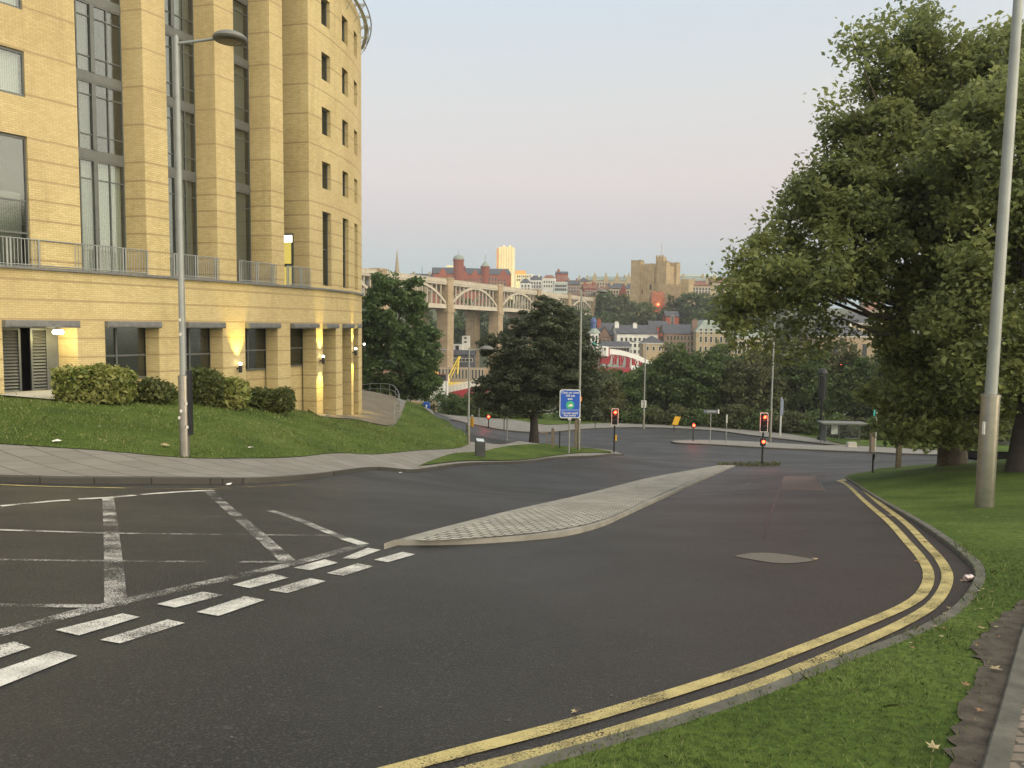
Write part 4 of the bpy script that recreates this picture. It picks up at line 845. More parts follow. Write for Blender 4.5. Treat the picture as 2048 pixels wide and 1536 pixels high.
# low bushes filling the back of the verge
for i, px in enumerate(range(1150, 2130, 62)):
    d = float(np.interp(px, [1150, 1500, 1700, 2130], [90, 86, 79, 72])); c = at(px, 850, d); bz = H(c.x, d)
    rng_ = np.random.default_rng(500 + i); hgt = rng_.uniform(1.8, 3.0)
    e = [(Vector((c.x, d, bz + hgt * .45)), (2.2, 1.4, hgt * .55)), (Vector((c.x + 1.2, d + .4, bz + hgt * .4)), (1.6, 1.2, hgt * .5))]
    tree(['dark bush at the back of the verge, number of bushes from the left: ', ''][1] + ['leftmost', 'second', 'third', 'fourth', 'fifth', 'sixth', 'seventh', 'eighth', 'ninth', 'tenth', 'eleventh', 'twelfth', 'thirteenth', 'fourteenth', 'fifteenth', 'last'][i] + ' from the left in the row of dark bushes behind the far road', (c.x, d, bz), hgt, e, ['mid', 'dull'][i % 2], .24, 60, 50, .6, .07, name='bush', group='dark bushes at the back of the far verge', seed=500 + i, nl=8, bark='bark2', cat='bush')
for i, (px, py, d, lab) in enumerate(((885, 838, 96, 'low dark bush at the top of the side road, left of two'), (920, 842, 90, 'low dark bush behind the slim lamp post, beside the side road'), (955, 846, 88, 'dark bush behind the low red signal and the cherry tree'), (1000, 848, 90, 'dark bush glimpsed left of the cherry trunk'), (1045, 848, 92, 'dark bush glimpsed behind the cherry trunk'))):
    c = at(px, py, d); bz = H(c.x, d); tree(lab, (c.x, d, bz), 2.6, [(Vector((c.x, d, bz + 1.1)), (2.4, 1.5, 1.5)), (Vector((c.x + 1.5, d, bz + .9)), (1.5, 1.2, 1.1))], 'mid', .22, 60, 50, .6, .07, name='bush', group='low bushes along the side road', seed=700 + i, nl=8, bark='bark2', cat='bush')
# shrubs by the hotel
def shrub(name, label, x0, x1, ytop, ybot, d, leaf, n, size, boxy, seed, cat='shrub', dy=.55):
    rng = np.random.default_rng(seed); a, b = at(x0, ybot, d), at(x1, ybot, d); t_ = at((x0 + x1) / 2, ytop, d); w = (b.x - a.x) / 2; cx = (a.x + b.x) / 2; bz = H(cx, d) + .14; h = t_.z - bz
    r = empty(name, (cx, d, bz), label, cat, 'shrubs along the hotel front')
    P = rng.uniform(-1, 1, (n * 3, 3)); rr = (np.abs(P) ** boxy).sum(1) ** (1 / boxy); P = P[(rr < 1) & (rr > .62)][:n]
    P = P * np.array([w, dy, h * .52]) + np.array([0, 0, h * .50]); P += rng.normal(size=P.shape) * .05; P[:, 2] = np.abs(P[:, 2]); P[:, 2] += .06 * np.sin(P[:, 0] * 5 + seed) * (P[:, 2] > h * .5)
    leaf_mesh('foliage', P, size, LEAF[leaf], r, rng=rng, up=.1, aspect=2.2)
    mb = MB()
    for k in range(9):
        x = rng.uniform(-w * .7, w * .7); y = rng.uniform(-dy * .5, dy * .5); mb.tube([(x * .8, y * .6, -.05), (x, y, h * .35), (x * 1.15, y * 1.1, h * .75)], [.03, .022, .008], 5)
    mb.build('stems', M['bark'], r)
    return r
shrub('hedge', 'clipped yellow-variegated shrub left of the ground floor windows', 118, 264, 736, 806, 25.0, 'hedge', 5200, .12, 5, 1)
shrub('shrub', 'low dark green shrub spreading from the variegated one', 262, 348, 764, 802, 26.2, 'bush', 2600, .10, 3, 2)
shrub('shrub', 'rounded dark shrub right behind the tall lamp post', 376, 448, 738, 792, 27.6, 'bush', 3000, .10, 2.6, 3)
shrub('shrub', 'spiky yellow-green shrub in front of the lit brick pier', 440, 496, 757, 800, 28.2, 'hedge', 1500, .16, 2.4, 4)
shrub('hedge', 'sloping clipped hedge at the lowest end of the row', 500, 586, 780, 830, 30.5, 'bush', 4200, .11, 4, 5)

# ------------------------------------------------------------------ grass blades
def blades(name, poly, spots, parent=None):
    """spots: (density per m2, height, width, near, far) rings by distance from the camera"""
    rng = np.random.default_rng(21); poly = np.array(poly); V = []
    lo, hi = poly.min(0), poly.max(0)
    for dens, h, w, n0, n1 in spots:
        l2 = np.maximum(lo, [-n1, max(0, n0 * .3)]); h2 = np.minimum(hi, [n1, n1]); area = max(0, (h2 - l2).prod()); m = int(area * dens)
        if m <= 0: continue
        P = rng.uniform(l2, h2, (m, 2)); r = np.hypot(P[:, 0], P[:, 1]); P = P[(r >= n0) & (r < n1) & (P[:, 1] > .8) & (np.abs(P[:, 0]) < P[:, 1] * .75 + .8)]
        P = P[inside(P, poly)]
        patch = .5 + .5 * np.sin(P[:, 0] * 1.7 + 1.3 * np.sin(P[:, 1] * 1.1)) * np.cos(P[:, 1] * 2.1 + P[:, 0])
        P = P[rng.random(len(P)) < .35 + .65 * patch]
        patch = .5 + .5 * np.sin(P[:, 0] * 1.7 + 1.3 * np.sin(P[:, 1] * 1.1)) * np.cos(P[:, 1] * 2.1 + P[:, 0])
        z = Hn(P) + LIFT; n = len(P); a = rng.uniform(0, 2 * np.pi, n); hh = h * rng.uniform(.4, 1.25, n) * (.75 + .5 * patch); ww = w * rng.uniform(.6, 1.3, n); hh = hh * np.where(rng.random(n) < .06, 1.9, 1.0)
        lean = rng.normal(0, .5, (n, 2)) * hh[:, None]
        b = np.c_[P, z]; u = np.c_[np.cos(a), np.sin(a), np.zeros(n)] * ww[:, None]; t = b + np.c_[lean, hh]; m_ = b + np.c_[lean * .35, hh * .6]
        V.append(np.stack([b - u, b + u, m_ + u * .7, t, m_ - u * .7], 1).reshape(-1, 3))
    V = np.concatenate(V); return tag(fast_mesh(name, V, np.arange(len(V)).reshape(-1, 5), M['blade'], parent), 'short green grass growing on ' + name.replace('_', ' '), 'grass', kind='stuff')
LIFT = .04
soil_p = np.array(SOIL)
def bank_poly():
    return np.array(BANK)
_b = bank_poly()
_old = inside
def inside_bank(P, poly):
    rj = np.random.default_rng(len(P)); m = _old(P, poly) & (~_old(P + rj.normal(0, .085, P.shape), soil_p) | (rj.random(len(P)) < .09))
    s = np.array(SE); m &= P[:, 0] < np.interp(P[:, 1], s[::-1, 1][np.argsort(s[::-1, 1])], s[::-1, 0][np.argsort(s[::-1, 1])])
    d = np.full(len(P), 9.0)
    K_ = np.array(KR)[::2]
    for i in range(0, len(P), 20000): d[i:i + 20000] = np.sqrt(((P[i:i + 20000, None] - K_[None]) ** 2).sum(-1)).min(1)
    return m & (d > .085 + .045 * np.sin(P[:, 0] * 9) * np.cos(P[:, 1] * 7))
inside = inside_bank
blades('grass_on_the_bank', _b, [(5200, .034, .0022, 0, 4.2), (2600, .034, .0030, 4.2, 7), (1000, .036, .0048, 7, 12), (520, .042, .010, 12, 20), (240, .05, .016, 20, 34)])
inside = _old; LIFT = .125
blades('grass_on_the_lawn', np.array(LAWN), [(260, .055, .012, 10, 26), (130, .06, .018, 26, 42), (25, .08, .03, 42, 70)])
blades('grass_on_the_verge', np.array(VERGE), [(150, .05, .014, 20, 60)])
# weeds at the head of the island
rng = np.random.default_rng(4); mb = []
P = np.array([gp(x, y)[:] for x, y in zip(rng.uniform(1436, 1560, 420), 931 + rng.normal(0, 1.0, 420))]); P[:, 2] += rng.uniform(.02, .16, 420)
tag(leaf_mesh('dry_weeds', P, .13, LEAF['dull'], aspect=4, up=0), 'dry weeds growing along the head of the cobbled island', 'weeds', kind='stuff')

# ------------------------------------------------------------------ street furniture
def street_lamp(label, px, py, top_py, arm=0, sleeve_h=None, rs=.13, rp=.065, disc=.40, side=1, Yd=None, tilt=0, group='grey street lamps with disc heads', lift=.12):
    b = gp(px, py) if Yd is None else at(px, py, Yd); b.z = H(b.x, b.y) + lift if Yd is None else b.z
    tz = at(px, top_py, b.y).z; h = tz - b.z; r = empty('street_lamp', b, label, 'street lamp', group)
    sh = sleeve_h or h * .197
    m = MB(); m.lathe((0, 0, 0), [(rs, -.1), (rs, sh * .28)], 20); m.lathe((0, 0, 0), [(rs * 1.03, sh * .28), (rs * 1.03, sh * .295)], 20); m.lathe((0, 0, 0), [(rs, sh * .295), (rs, sh * .62)], 20)
    m.lathe((0, 0, 0), [(rs * 1.03, sh * .62), (rs * 1.03, sh * .635)], 20); m.lathe((0, 0, 0), [(rs, sh * .635), (rs, sh - .02), (rs * 1.08, sh - .02), (rs * 1.08, sh + .03), (rp * 1.3, sh + .05)], 20); m.build('base_sleeve', M['steel'], r, smooth=True)
    m = MB(); m.tube([(0, 0, sh), (tilt * .5, 0, sh + (h - sh) * .5), (tilt, 0, h)], [rp * 1.05, rp * .9, rp * .68], 14); m.lathe((tilt, 0, h), [(rp * .72, -.02), (rp * .5, .06), (.005, .09)], 12); m.build('pole', M['galv'], r, smooth=True)
    if arm:
        m = MB(); m.tube([(tilt, 0, h - .12), (tilt + side * arm * .5, 0, h - .04), (tilt + side * (arm - disc * .7), 0, h + .02)], .035, 8); m.build('arm', M['galv'], r, smooth=True)
        m = MB(); m.lathe((tilt + side * arm, 0, h + .0), [(disc * .55, -.05), (disc * .93, -.04), (disc, 0), (disc * .96, .05), (disc * .7, .12), (disc * .3, .16), (.02, .17)], 28); hd = m.build('lamp_head', M['headgrey'], r, smooth=True)
        m = MB(); m.lathe((tilt + side * arm, 0, h - .052), [(.02, -.02), (disc * .5, -.012), (disc * .62, 0)], 24); m.build('lens', plain('lamp_lens', (.12, .09, .07), .3, 0, .2), hd)
    return r
L1 = street_lamp('tall steel street lamp with a disc head in front of the hotel', 370, 923, 77, arm=1.28, rs=.125, rp=.078, disc=.40)
m = MB()
m.obox((0, 0, 0), X, Y_, Z, (.12, .20), (-.06, .06), (.55, 2.15)); m.build('dark_strip', M['dark'], L1)  # thin dark strip along the right of the sleeve
for k, (z, dx) in enumerate(((.95, -.05), (1.12, .0), (1.3, .13), (.72, .14), (3.0, .0), (3.35, -.01))):
    m = MB(); m.plate((dx - .04, -.135 if z < 2 else -.085, z), X, Z, Vector((0, -1, 0)), [(0, 0), (.06, .01), (.055, .08), (.0, .07)], .004); m.build('sticker', M['winframe'], L1)
L2 = street_lamp('tall steel lamp post rising out of the picture from the right-hand grass', 1968, 1019, -260, arm=1.3, rs=.165, rp=.105, disc=.4, side=-1, sleeve_h=2.19, tilt=.10, lift=.05)
m = MB(); m.plate((-.16, -.1, 1.45), Vector((0, -1, 0)), Z, Vector((-1, 0, 0)), [(-.05, 0), (.02, 0), (.02, .25), (-.05, .25)], .01); m.build('sticker', M['litter'], L2)
street_lamp('slim lamp post with a disc head at the foot of the left lawn', 937, 891, 697, arm=.95, rs=.085, rp=.055, disc=.36)
street_lamp('lamp post standing just behind the blue zone sign', 1157, 905, 583, arm=1.25, rs=.10, rp=.075, disc=.33)
street_lamp('lamp post beyond the junction with a white plate on it', 1287, 858, 684, arm=1.3, rs=.11, rp=.075, disc=.3, side=-1)
street_lamp('lamp post behind the right-hand traffic light, its head lost in leaves', 1540, 884, 560, arm=1.3, rs=.12, rp=.08, disc=.3, side=-1)
street_lamp('far lamp post with a flat arm above the small blue sign', 854, 824, 700, arm=1.9, rs=.07, rp=.06, disc=.45, Yd=92)
street_lamp('thin distant lamp post beside the red bridge ramp', 892, 828, 743, arm=0, rs=.07, rp=.055, Yd=95)

def box_frame(m, w, h, d, t):          # rounded plate outline
    r = min(w, h) * .12; pts = []
    for cx, cy, a0 in ((w - r, h - r, 0), (r - 0, h - r, 90), (r, r, 180), (w - r, r, 270)):
        for k in range(5): a = R(a0 + k * 22.5); pts.append((cx + r * math.cos(a) - w / 2, cy + r * math.sin(a)))
    return pts
def signal(label, px, py, Yd, top, lit_low=False, small=False, yellow_box=True, group='traffic lights at red', yaw=0):
    b = at(px, py, Yd); b.z = H(b.x, b.y) + .05; tz = at(px, top, Yd).z; h = tz - b.z
    r = empty('traffic_light', b, label, 'traffic light', group, yaw)
    if small:
        m = MB(); m.tube([(0, 0, -.1), (0, 0, h - .3)], .055, 10); m.build('pole', M['black'], r)
        m = MB(); m.box(-.15, .15, -.13, .1, h - .42, h); hb = m.build('signal_box', M['black'], r, bevel=.02)
        m = MB(); m.lathe((0, 0, 0), [(.11, 0), (.10, .02), (.02, .035)], 16); l_ = m.build('red_lens', M['red_on'], r); l_.location = (0, -.135, h - .19); l_.rotation_euler = (R(90), 0, 0)
    else:
        hh = 1.22; w = .50
        m = MB(); m.tube([(0, 0, -.1), (0, 0, h - .2)], .062, 12); m.build('pole', M['black'], r, smooth=True)
        P = box_frame(None, w, hh, 0, 0); Q = box_frame(None, w - .07, hh - .07, 0, 0)
        m = MB(); m.plate((0, -.09, h - hh), X, Z, Vector((0, -1, 0)), P, .02); m.build('backing_board', M['white'], r)
        m = MB(); m.plate((0, -.094, h - hh + .035), X, Z, Vector((0, -1, 0)), Q, .02); m.build('board_face', M['black'], r)
        for k, (z, mt) in enumerate(((h - .26, 'red_on'), (h - .60, 'red_off'), (h - .94, 'red_off'))):
            m = MB(); m.obox((0, 0, 0), X, Y_, Z, (-.14, .14), (-.2, -.1), (z - .15, z + .15)); hs = m.build('lamp_housing', M['black'], r, bevel=.03)
            m = MB(); m.lathe((0, 0, 0), [(.105, 0), (.10, .012), (.07, .028), (.01, .038)], 18); l_ = m.build('red_lens' if k == 0 else 'dark_lens', M[mt], hs); l_.location = (0, -.202, z); l_.rotation_euler = (R(90), 0, 0)
            m = MB()
            for j in range(10):
                a0, a1 = R(-10 + j * 20), R(10 + j * 20); c = lambda a, y, q=.125: (q * math.cos(a), y, z + q * math.sin(a)); m.quad(c(a0, -.2), c(a1, -.2), c(a1, -.38), c(a0, -.38)); 
            m.build('hood', M['black'], hs)
    if lit_low:
        zl = at(px, 883, Yd).z - b.z; m = MB(); m.box(-.15, .15, -.13, .1, zl - .28, zl + .2); m.build('crossing_box', M['black'], r, bevel=.02)
        m = MB(); m.lathe((0, 0, 0), [(.10, 0), (.09, .02), (.02, .035)], 16); l_ = m.build('red_lens', M['red_on'], r); l_.location = (0, -.135, zl); l_.rotation_euler = (R(90), 0, 0)
    if yellow_box and not small:
        m = MB(); m.box(.06, .17, -.06, .08, .95, 1.35) if not lit_low else m.box(.16, .26, -.06, .05, 1.3, 1.5); m.build('push_button_box', M['yellow'] if not lit_low else M['palegrey'], r, bevel=.01)
    ld = bpy.data.lights.new('signal_light', 'POINT'); ld.energy = 22; ld.color = (1, .05, .02); ld.shadow_soft_size = .1; lo_ = bpy.data.objects.new('signal_light', ld); link(lo_, r); lo_.location = (0, -.6, h - .28)
    return r
signal('red traffic light with a white-edged board left of the island, beside the blue sign', 1228, 908, 56, 817)
signal('red traffic light at the island head with a second red lamp lower down', 1524, 932, 48, 825, lit_low=True)
signal('low red signal on a black post on the far island, left of the direction sign', 1386, 883, 67, 846, small=True)
signal('low red signal on a black post between the lawn and the dark cherry tree', 977, 863, 71, 829, small=True)

def text(parent, s, loc, size, mat, rot=(R(90), 0, 0), name='lettering', align='CENTER'):
    c = bpy.data.curves.new(name, 'FONT'); c.body = s; c.size = size; c.align_x = align; c.align_y = 'CENTER'; c.extrude = .002; c.offset = size * .012
    o = bpy.data.objects.new(name, c); me = bpy.data.meshes.new_from_object(o); bpy.data.objects.remove(o)
    me.materials.clear(); me.materials.append(mat); o = bpy.data.objects.new(name, me); link(o, parent); o.location = loc; o.rotation_euler = rot; return o
# blue zone sign
Yd = 44; b = at(1138, 912, Yd); b.z = H(b.x, b.y) + .14; r = empty('blue_road_sign', b, 'blue clean air zone sign with a green roundel on a grey post', 'road sign', rz=R(3))
zt, zb = at(1138, 779, Yd).z - b.z, at(1138, 836, Yd).z - b.z; w = (1161 - 1119) / F * Yd; h = zt - zb; m = MB()
m.tube([(-.02, 0, -.2), (0, 0, zb + .05)], .05, 12); m.tube([(-.02, .03, zb - .1), (-.02, .03, zt - .1)], .04, 8); m.build('post', M['galv'], r, smooth=True)
m = MB(); m.box(-.1, .1, -.05, .06, zb - .12, zb + .02); m.build('bracket', M['palegrey'], r, bevel=.01)
m = MB(); m.plate((0, -.06, zb), X, Z, Vector((0, -1, 0)), box_frame(None, w, h, 0, 0), .03); m.build('sign_board', M['white'], r)
Q = [(x * .93, y * .945 + h * .0275) for x, y in box_frame(None, w, h, 0, 0)]
m = MB(); m.plate((0, -.065, zb), X, Z, Vector((0, -1, 0)), Q, .004); m.build('blue_face', M['blue'], r)
m = MB(); m.plate((0, -.068, zb), X, Z, Vector((0, -1, 0)), [(-w * .455, h * .255), (w * .455, h * .255), (w * .455, h * .315), (-w * .455, h * .315)], .003); m.build('pale_band', M['paleblue'], r)
def disc(rad, z, y, mat, name, n=24, cx=0): m = MB(); m.plate((0, y, zb), X, Z, Vector((0, -1, 0)), [(cx + rad * math.cos(2 * math.pi * k / n), z + rad * math.sin(2 * math.pi * k / n)) for k in range(n)], .003); return m.build(name, mat, r)
disc(w * .205, h * .46, -.071, M['teal'], 'roundel_rim'); disc(w * .175, h * .46, -.074, M['green'], 'roundel')
m = MB(); m.plate((0, -.077, zb), X, Z, Vector((0, -1, 0)), [(-w * .12, h * .415), (w * .13, h * .415), (w * .125, h * .46), (w * .08, h * .485), (w * .03, h * .51), (-w * .02, h * .475), (-w * .07, h * .45)], .003); m.build('cloud_symbol', M['white'], r)
text(r, 'Clean air zone', (0, -.07, zb + h * .895), .175, M['white']); text(r, '100 yds', (0, -.07, zb + h * .785), .175, M['white'])
m = MB(); m.plate((0, -.07, zb), X, Z, Vector((0, -1, 0)), [(-w * .13, h * .67), (-w * .06, h * .705), (-w * .06, h * .685), (w * .12, h * .685), (w * .12, h * .655), (-w * .06, h * .655), (-w * .06, h * .635)], .003); m.build('arrow', M['white'], r)
text(r, 'Charges apply', (0, -.071, zb + h * .185), .17, M['white']); text(r, 'Pay online', (0, -.071, zb + h * .095), .17, M['white'])
m = MB(); m.plate((w / 2 + .02, -.03, zb + h * .66), X, Z, Vector((0, -1, 0)), [(-.10, -.12), (.03, -.14), (.09, .02), (.03, .2), (-.06, .08)], .02); m.build('broken_lamp_cover', M['orange'], r)
# little blue sign on a post in the distance
Yd = 86; b = at(853, 832, Yd); r = empty('small_blue_sign', b, 'small round-cornered blue sign on a thin post at the top of the side road', 'road sign'); zt = at(853, 803, Yd).z - b.z
m = MB(); m.tube([(0, 0, -1.5), (0, 0, zt)], .04, 8); m.build('post', M['galv'], r); m = MB(); m.plate((0, -.06, zt - .85), X, Z, Vector((0, -1, 0)), box_frame(None, .78, .82, 0, 0), .02); m.build('sign_face', M['paleblue'], r)
m = MB(); m.plate((0, -.07, zt - .81), X, Z, Vector((0, -1, 0)), box_frame(None, .70, .74, 0, 0), .005); m.build('blue_face', M['blue'], r); m = MB(); m.plate((0, -.078, zt - .6), X, Z, Vector((0, -1, 0)), [(-.06, -.1), (.06, -.1), (.06, .1), (.16, .1), (0, .3), (-.16, .1), (-.06, .1)], .003); m.build('arrow', M['white'], r)
Yd = 74; b = at(958, 851, Yd); b.z = H(b.x, b.y); r = empty('small_blue_sign', b, 'tiny round blue sign on a dark pole left of the cherry tree', 'road sign'); m = MB(); m.tube([(0, 0, 0), (0, 0, 2.1)], .035, 8); m.build('post', M['galv'], r)
m = MB(); m.plate((0, -.05, 2.0), X, Z, Vector((0, -1, 0)), [(.2 * math.cos(R(k * 20)), .2 * math.sin(R(k * 20))) for k in range(18)], .02); m.build('sign_face', M['blue'], r)
# white plate on the lamp post beyond the junction
Yd = 81.8; p = at(1287, 815, Yd); r = empty('plate_sign', p, 'small white rectangular plate fixed to the lamp post beyond the junction', 'sign'); m = MB(); m.plate((0, -.14, 0), X, Z, Vector((0, -1, 0)), box_frame(None, .54, .80, 0, 0), .02); m.build('sign_face', M['whitewall'], r)
for zz, ww in ((.62, .36), (.48, .3), (.2, .34)): m = MB(); m.plate((0, -.146, zz), X, Z, Vector((0, -1, 0)), [(-ww / 2, 0), (ww / 2, 0), (ww / 2, .05), (-ww / 2, .05)], .004); m.build('legend', M['slate'], r)
# tilted yellow board
Yd = 80; b = at(1348, 853, Yd); r = empty('yellow_sign', b, 'tilted yellow board on a short black stand at the back of the far verge', 'sign'); m = MB(); m.tube([(0, 0, -.8), (.02, 0, .3)], .05, 8); m.build('stand', M['black'], r)
m = MB(); m.plate((.05, -.05, .18), Vector((.98, 0, -.06)), Vector((.32, 0, .95)), Vector((0, -1, 0)), [(-.28, 0), (.34, 0), (.34, .92), (-.28, .92)], .04); m.build('board', M['yellow'], r)
# direction sign seen edge-on, post, totem
Yd = 66; b = at(1420, 882, Yd); b.z = H(b.x, b.y) + .1; zt = at(1420, 820, Yd).z - b.z; r = empty('direction_sign', b, 'grey two-winged direction sign on a thin post on the far island', 'road sign')
m = MB(); m.tube([(0, 0, -.1), (0, 0, zt + .02)], .04, 8); m.build('post', M['galv'], r); m = MB(); m.plate((0, -.05, zt - .28), X, Z, Vector((0, -1, 0)), [(-.62, .08), (-.5, -.0), (.58, .0), (.58, .3), (-.5, .3), (-.66, .34)], .03); m.build('sign_board', plain('sign_grey', (.12, .14, .17), .5), r)
m = MB(); m.plate((0, -.055, zt - .28), X, Z, Vector((0, -1, 0)), [(.60, -.02), (.70, -.02), (.70, .33), (.60, .33)], .05); m.build('white_end', M['white'], r); m = MB(); m.plate((0, -.085, zt - .15), X, Z, Vector((0, -1, 0)), [(-.4, 0), (.4, 0), (.4, .05), (-.4, .05)], .004); m.build('legend', M['palegrey'], r)
b = at(1452, 884, Yd); b.z = H(b.x, b.y) + .1; zt = at(1452, 829, Yd).z - b.z; r = empty('thin_post', b, 'thin grey marker post right of the direction sign', 'post'); m = MB(); m.tube([(0, 0, -.1), (0, 0, zt)], .035, 8); m.build('post', M['galv'], r); m = MB(); m.box(-.06, .06, -.06, -.02, zt - .75, zt); m.build('plate', M['palegrey'], r)
Yd = 78; b = at(1562, 870, Yd); b.z = H(b.x, b.y) + .1; zt = at(1562, 795, Yd).z - b.z; r = empty('totem_sign', b, 'tall narrow pale totem sign standing on the verge beyond the road', 'sign'); m = MB(); m.box(-.16, -.02, -.08, .08, -.2, zt); m.build('column', M['palegrey'], r)
m = MB(); m.plate((0, -.09, zt - 1.9), X, Z, Vector((0, -1, 0)), [(-.18, 0), (.12, .12), (.12, 1.7), (-.14, 1.9), (-.18, 1.9)], .05); m.build('panel', plain('totem_blue_grey', (.20, .24, .31), .4), r)
# black lantern column
Yd = 76; b = at(1640, 892, Yd); b.z = H(b.x, b.y); zt = at(1640, 736, Yd).z - b.z; r = empty('lantern_column', b, 'dark round-topped openwork column standing among the trees left of the bus stop', 'column')
m = MB(); m.lathe((0, 0, 0), [(.32, -.3), (.32, .4), (.14, .6), (.12, zt * .55), (.2, zt * .58)], 12); m.build('shaft', M['dark'], r, smooth=True)
m = MB()
for k in range(8): a = R(k * 45); m.tube([(.38 * math.cos(a), .38 * math.sin(a), zt * .58), (.42 * math.cos(a), .42 * math.sin(a), zt - .5), (.3 * math.cos(a), .3 * math.sin(a), zt - .15), (0, 0, zt)], .035, 6)
m.lathe((0, 0, zt * .58), [(.1, 0), (.42, .02), (.42, .1), (.1, .12)], 12); m.lathe((0, 0, zt - .55), [(.43, 0), (.45, .06), (.36, .35), (.2, .5), (.02, .58)], 12); m.build('lantern_cage', M['dark'], r); m = MB(); m.lathe((0, 0, zt * .6), [(.3, 0), (.3, zt * .3)], 10); m.build('core', M['dark'], r)
# bus stop
Yd = 73; b = at(1682, 891, Yd); b.z = H(b.x, b.y) + .11; h = at(1682, 845, Yd).z - b.z; r = empty('bus_shelter', b, 'grey bus shelter with a lit-looking white poster beyond the road', 'bus shelter', rz=R(-4)); w = 2.0
m = MB(); m.box(-w, w, -.75, .75, h - .14, h); m.box(-w - .08, w + .08, -.82, .82, h - .05, h + .05); m.build('roof', M['headgrey'], r, bevel=.02)
for x in (-w + .3, 0, w - .1): m = MB(); m.box(x - .04, x + .04, .6, .68, -.1, h - .14); m.build('post', M['greyframe'], r)
m = MB(); m.box(-w + .3, -w + .36, -.7, .6, .2, h - .2); m.build('end_frame', M['greyframe'], r)
m = MB(); m.quad((-w + .34, .64, .2), (w - .1, .64, .2), (w - .1, .64, h - .2), (-w + .34, .64, h - .2)); m.build('glass_panel', mat_glass('shelter_glass', (.3, .33, .33), .8), r)
m = MB(); m.box(-.85, -.15, .5, .56, .75, 1.95); m.build('poster_frame', M['greyframe'], r); m = MB(); m.box(-.80, -.20, .48, .497, .80, 1.90); m.build('poster', plain('pale_poster', (.45, .5, .47), .5, 0, .3, 4), r)
m = MB(); m.box(.4, 1.6, .2, .5, .42, .48); m.build('bench', M['greyframe'], r)
b = at(1703, 896, 69); b.z = H(b.x, b.y) + .11; r = empty('concrete_block', b, 'pale concrete block seat on the pavement by the bus stop', 'block'); m = MB(); m.box(-.4, .4, -.2, .2, -.05, .42); m.box(-.36, .36, -.22, .22, .42, .46); m.build('slab', M['paleconc'], r, bevel=.02)
b = at(1645, 889, 76); b.z = H(b.x, b.y) + .1; r = empty('utility_box', b, 'tiny white box on the verge left of the bus stop', 'box'); m = MB(); m.box(-.14, .14, -.1, .1, 0, .75); m.build('post', M['dark'], r); m = MB(); m.box(-.17, .17, -.14, -.1, .40, .78); m.build('face', M['white'], r, bevel=.02)
# bus stop flag
b = at(1750, 895, 66); b.z = H(b.x, b.y) + .1; zt = at(1750, 820, 66).z - b.z; r = empty('bus_stop_flag', b, 'bus stop pole with a teal flag right of the shelter', 'sign'); m = MB(); m.tube([(0, 0, -.1), (0, 0, zt)], .06, 8); m.build('pole', M['palegrey'], r); m = MB(); m.box(-.26, -.02, -.03, .03, zt - .5, zt); m.build('flag', M['teal'], r)
def wpost(px, py, Yd, top, rad, label, mat='wood', name='timber_post', sq=True, lift=.15):
    b = at(px, py, Yd); b.z = H(b.x, b.y) + lift; zt = at(px, top, Yd).z - b.z; r = empty(name, b, label, 'post'); m = MB()
    if sq: m.box(-rad, rad, -rad, rad, -.2, zt - .04); m.obox((0, 0, 0), X, Y_, Z, (-rad * .8, rad * .8), (-rad * .8, rad * .8), (zt - .04, zt))
    else: m.tube([(0, 0, -.2), (0, 0, zt)], rad, 10)
    m.build('post', M[mat], r, bevel=.01 if sq else 0); return r
wpost(1796, 939, 30.5, 871, .085, 'squared timber post at the back of the right-hand grass', lift=.05)
wpost(1744, 897, 64, 862, .17, 'stout timber post on the pavement beyond the road', lift=.1)
wpost(1105, 896, 46.5, 856, .085, 'timber post under the right side of the cherry tree'); wpost(1119, 897, 46, 862, .04, 'thin black pole between the cherry tree and the blue sign', 'dark', 'metal_pole', False)
wpost(1014, 884, 60, 832, .06, 'grey pole beyond the cherry trunk in the side road mouth', 'galv', 'metal_pole', False); wpost(1008, 865, 72, 830, .045, 'black pole left of the cherry trunk on the far kerb', 'dark', 'metal_pole', False)
wpost(1190, 862, 80, 823, .04, 'black pole on the far verge left of the first traffic light', 'dark', 'metal_pole', False)
wpost(868, 829, 88, 807, .08, 'short black bollard at the top of the side road', 'black', 'bollard', False, .1)
wpost(935, 889, 53.5, 850, .09, 'dark cabinet post touching the slim lamp post', 'dark', 'metal_pole', False)
b = at(1151, 905, 50.5); b.z = H(b.x, b.y) + .14; r = empty('cable_post', b, 'dark timber post leaning against the lamp post behind the blue sign', 'post'); m = MB(); m.box(-.07, .07, -.07, .07, -.2, 1.9); m.build('post', M['wood'], r, bevel=.01)
# bench by the cherry trunk
b = at(1080, 888, 50.5); b.z = H(b.x, b.y) + .14; r = empty('low_table_stump', b, 'small low timber rail beside the cherry trunk', 'rail'); m = MB(); m.box(-.02, .5, -.05, .05, .72, .8); m.build('rail', M['wood'], r); m = MB(); m.box(.42, .5, -.05, .05, -.1, .72); m.build('leg', M['wood'], r)
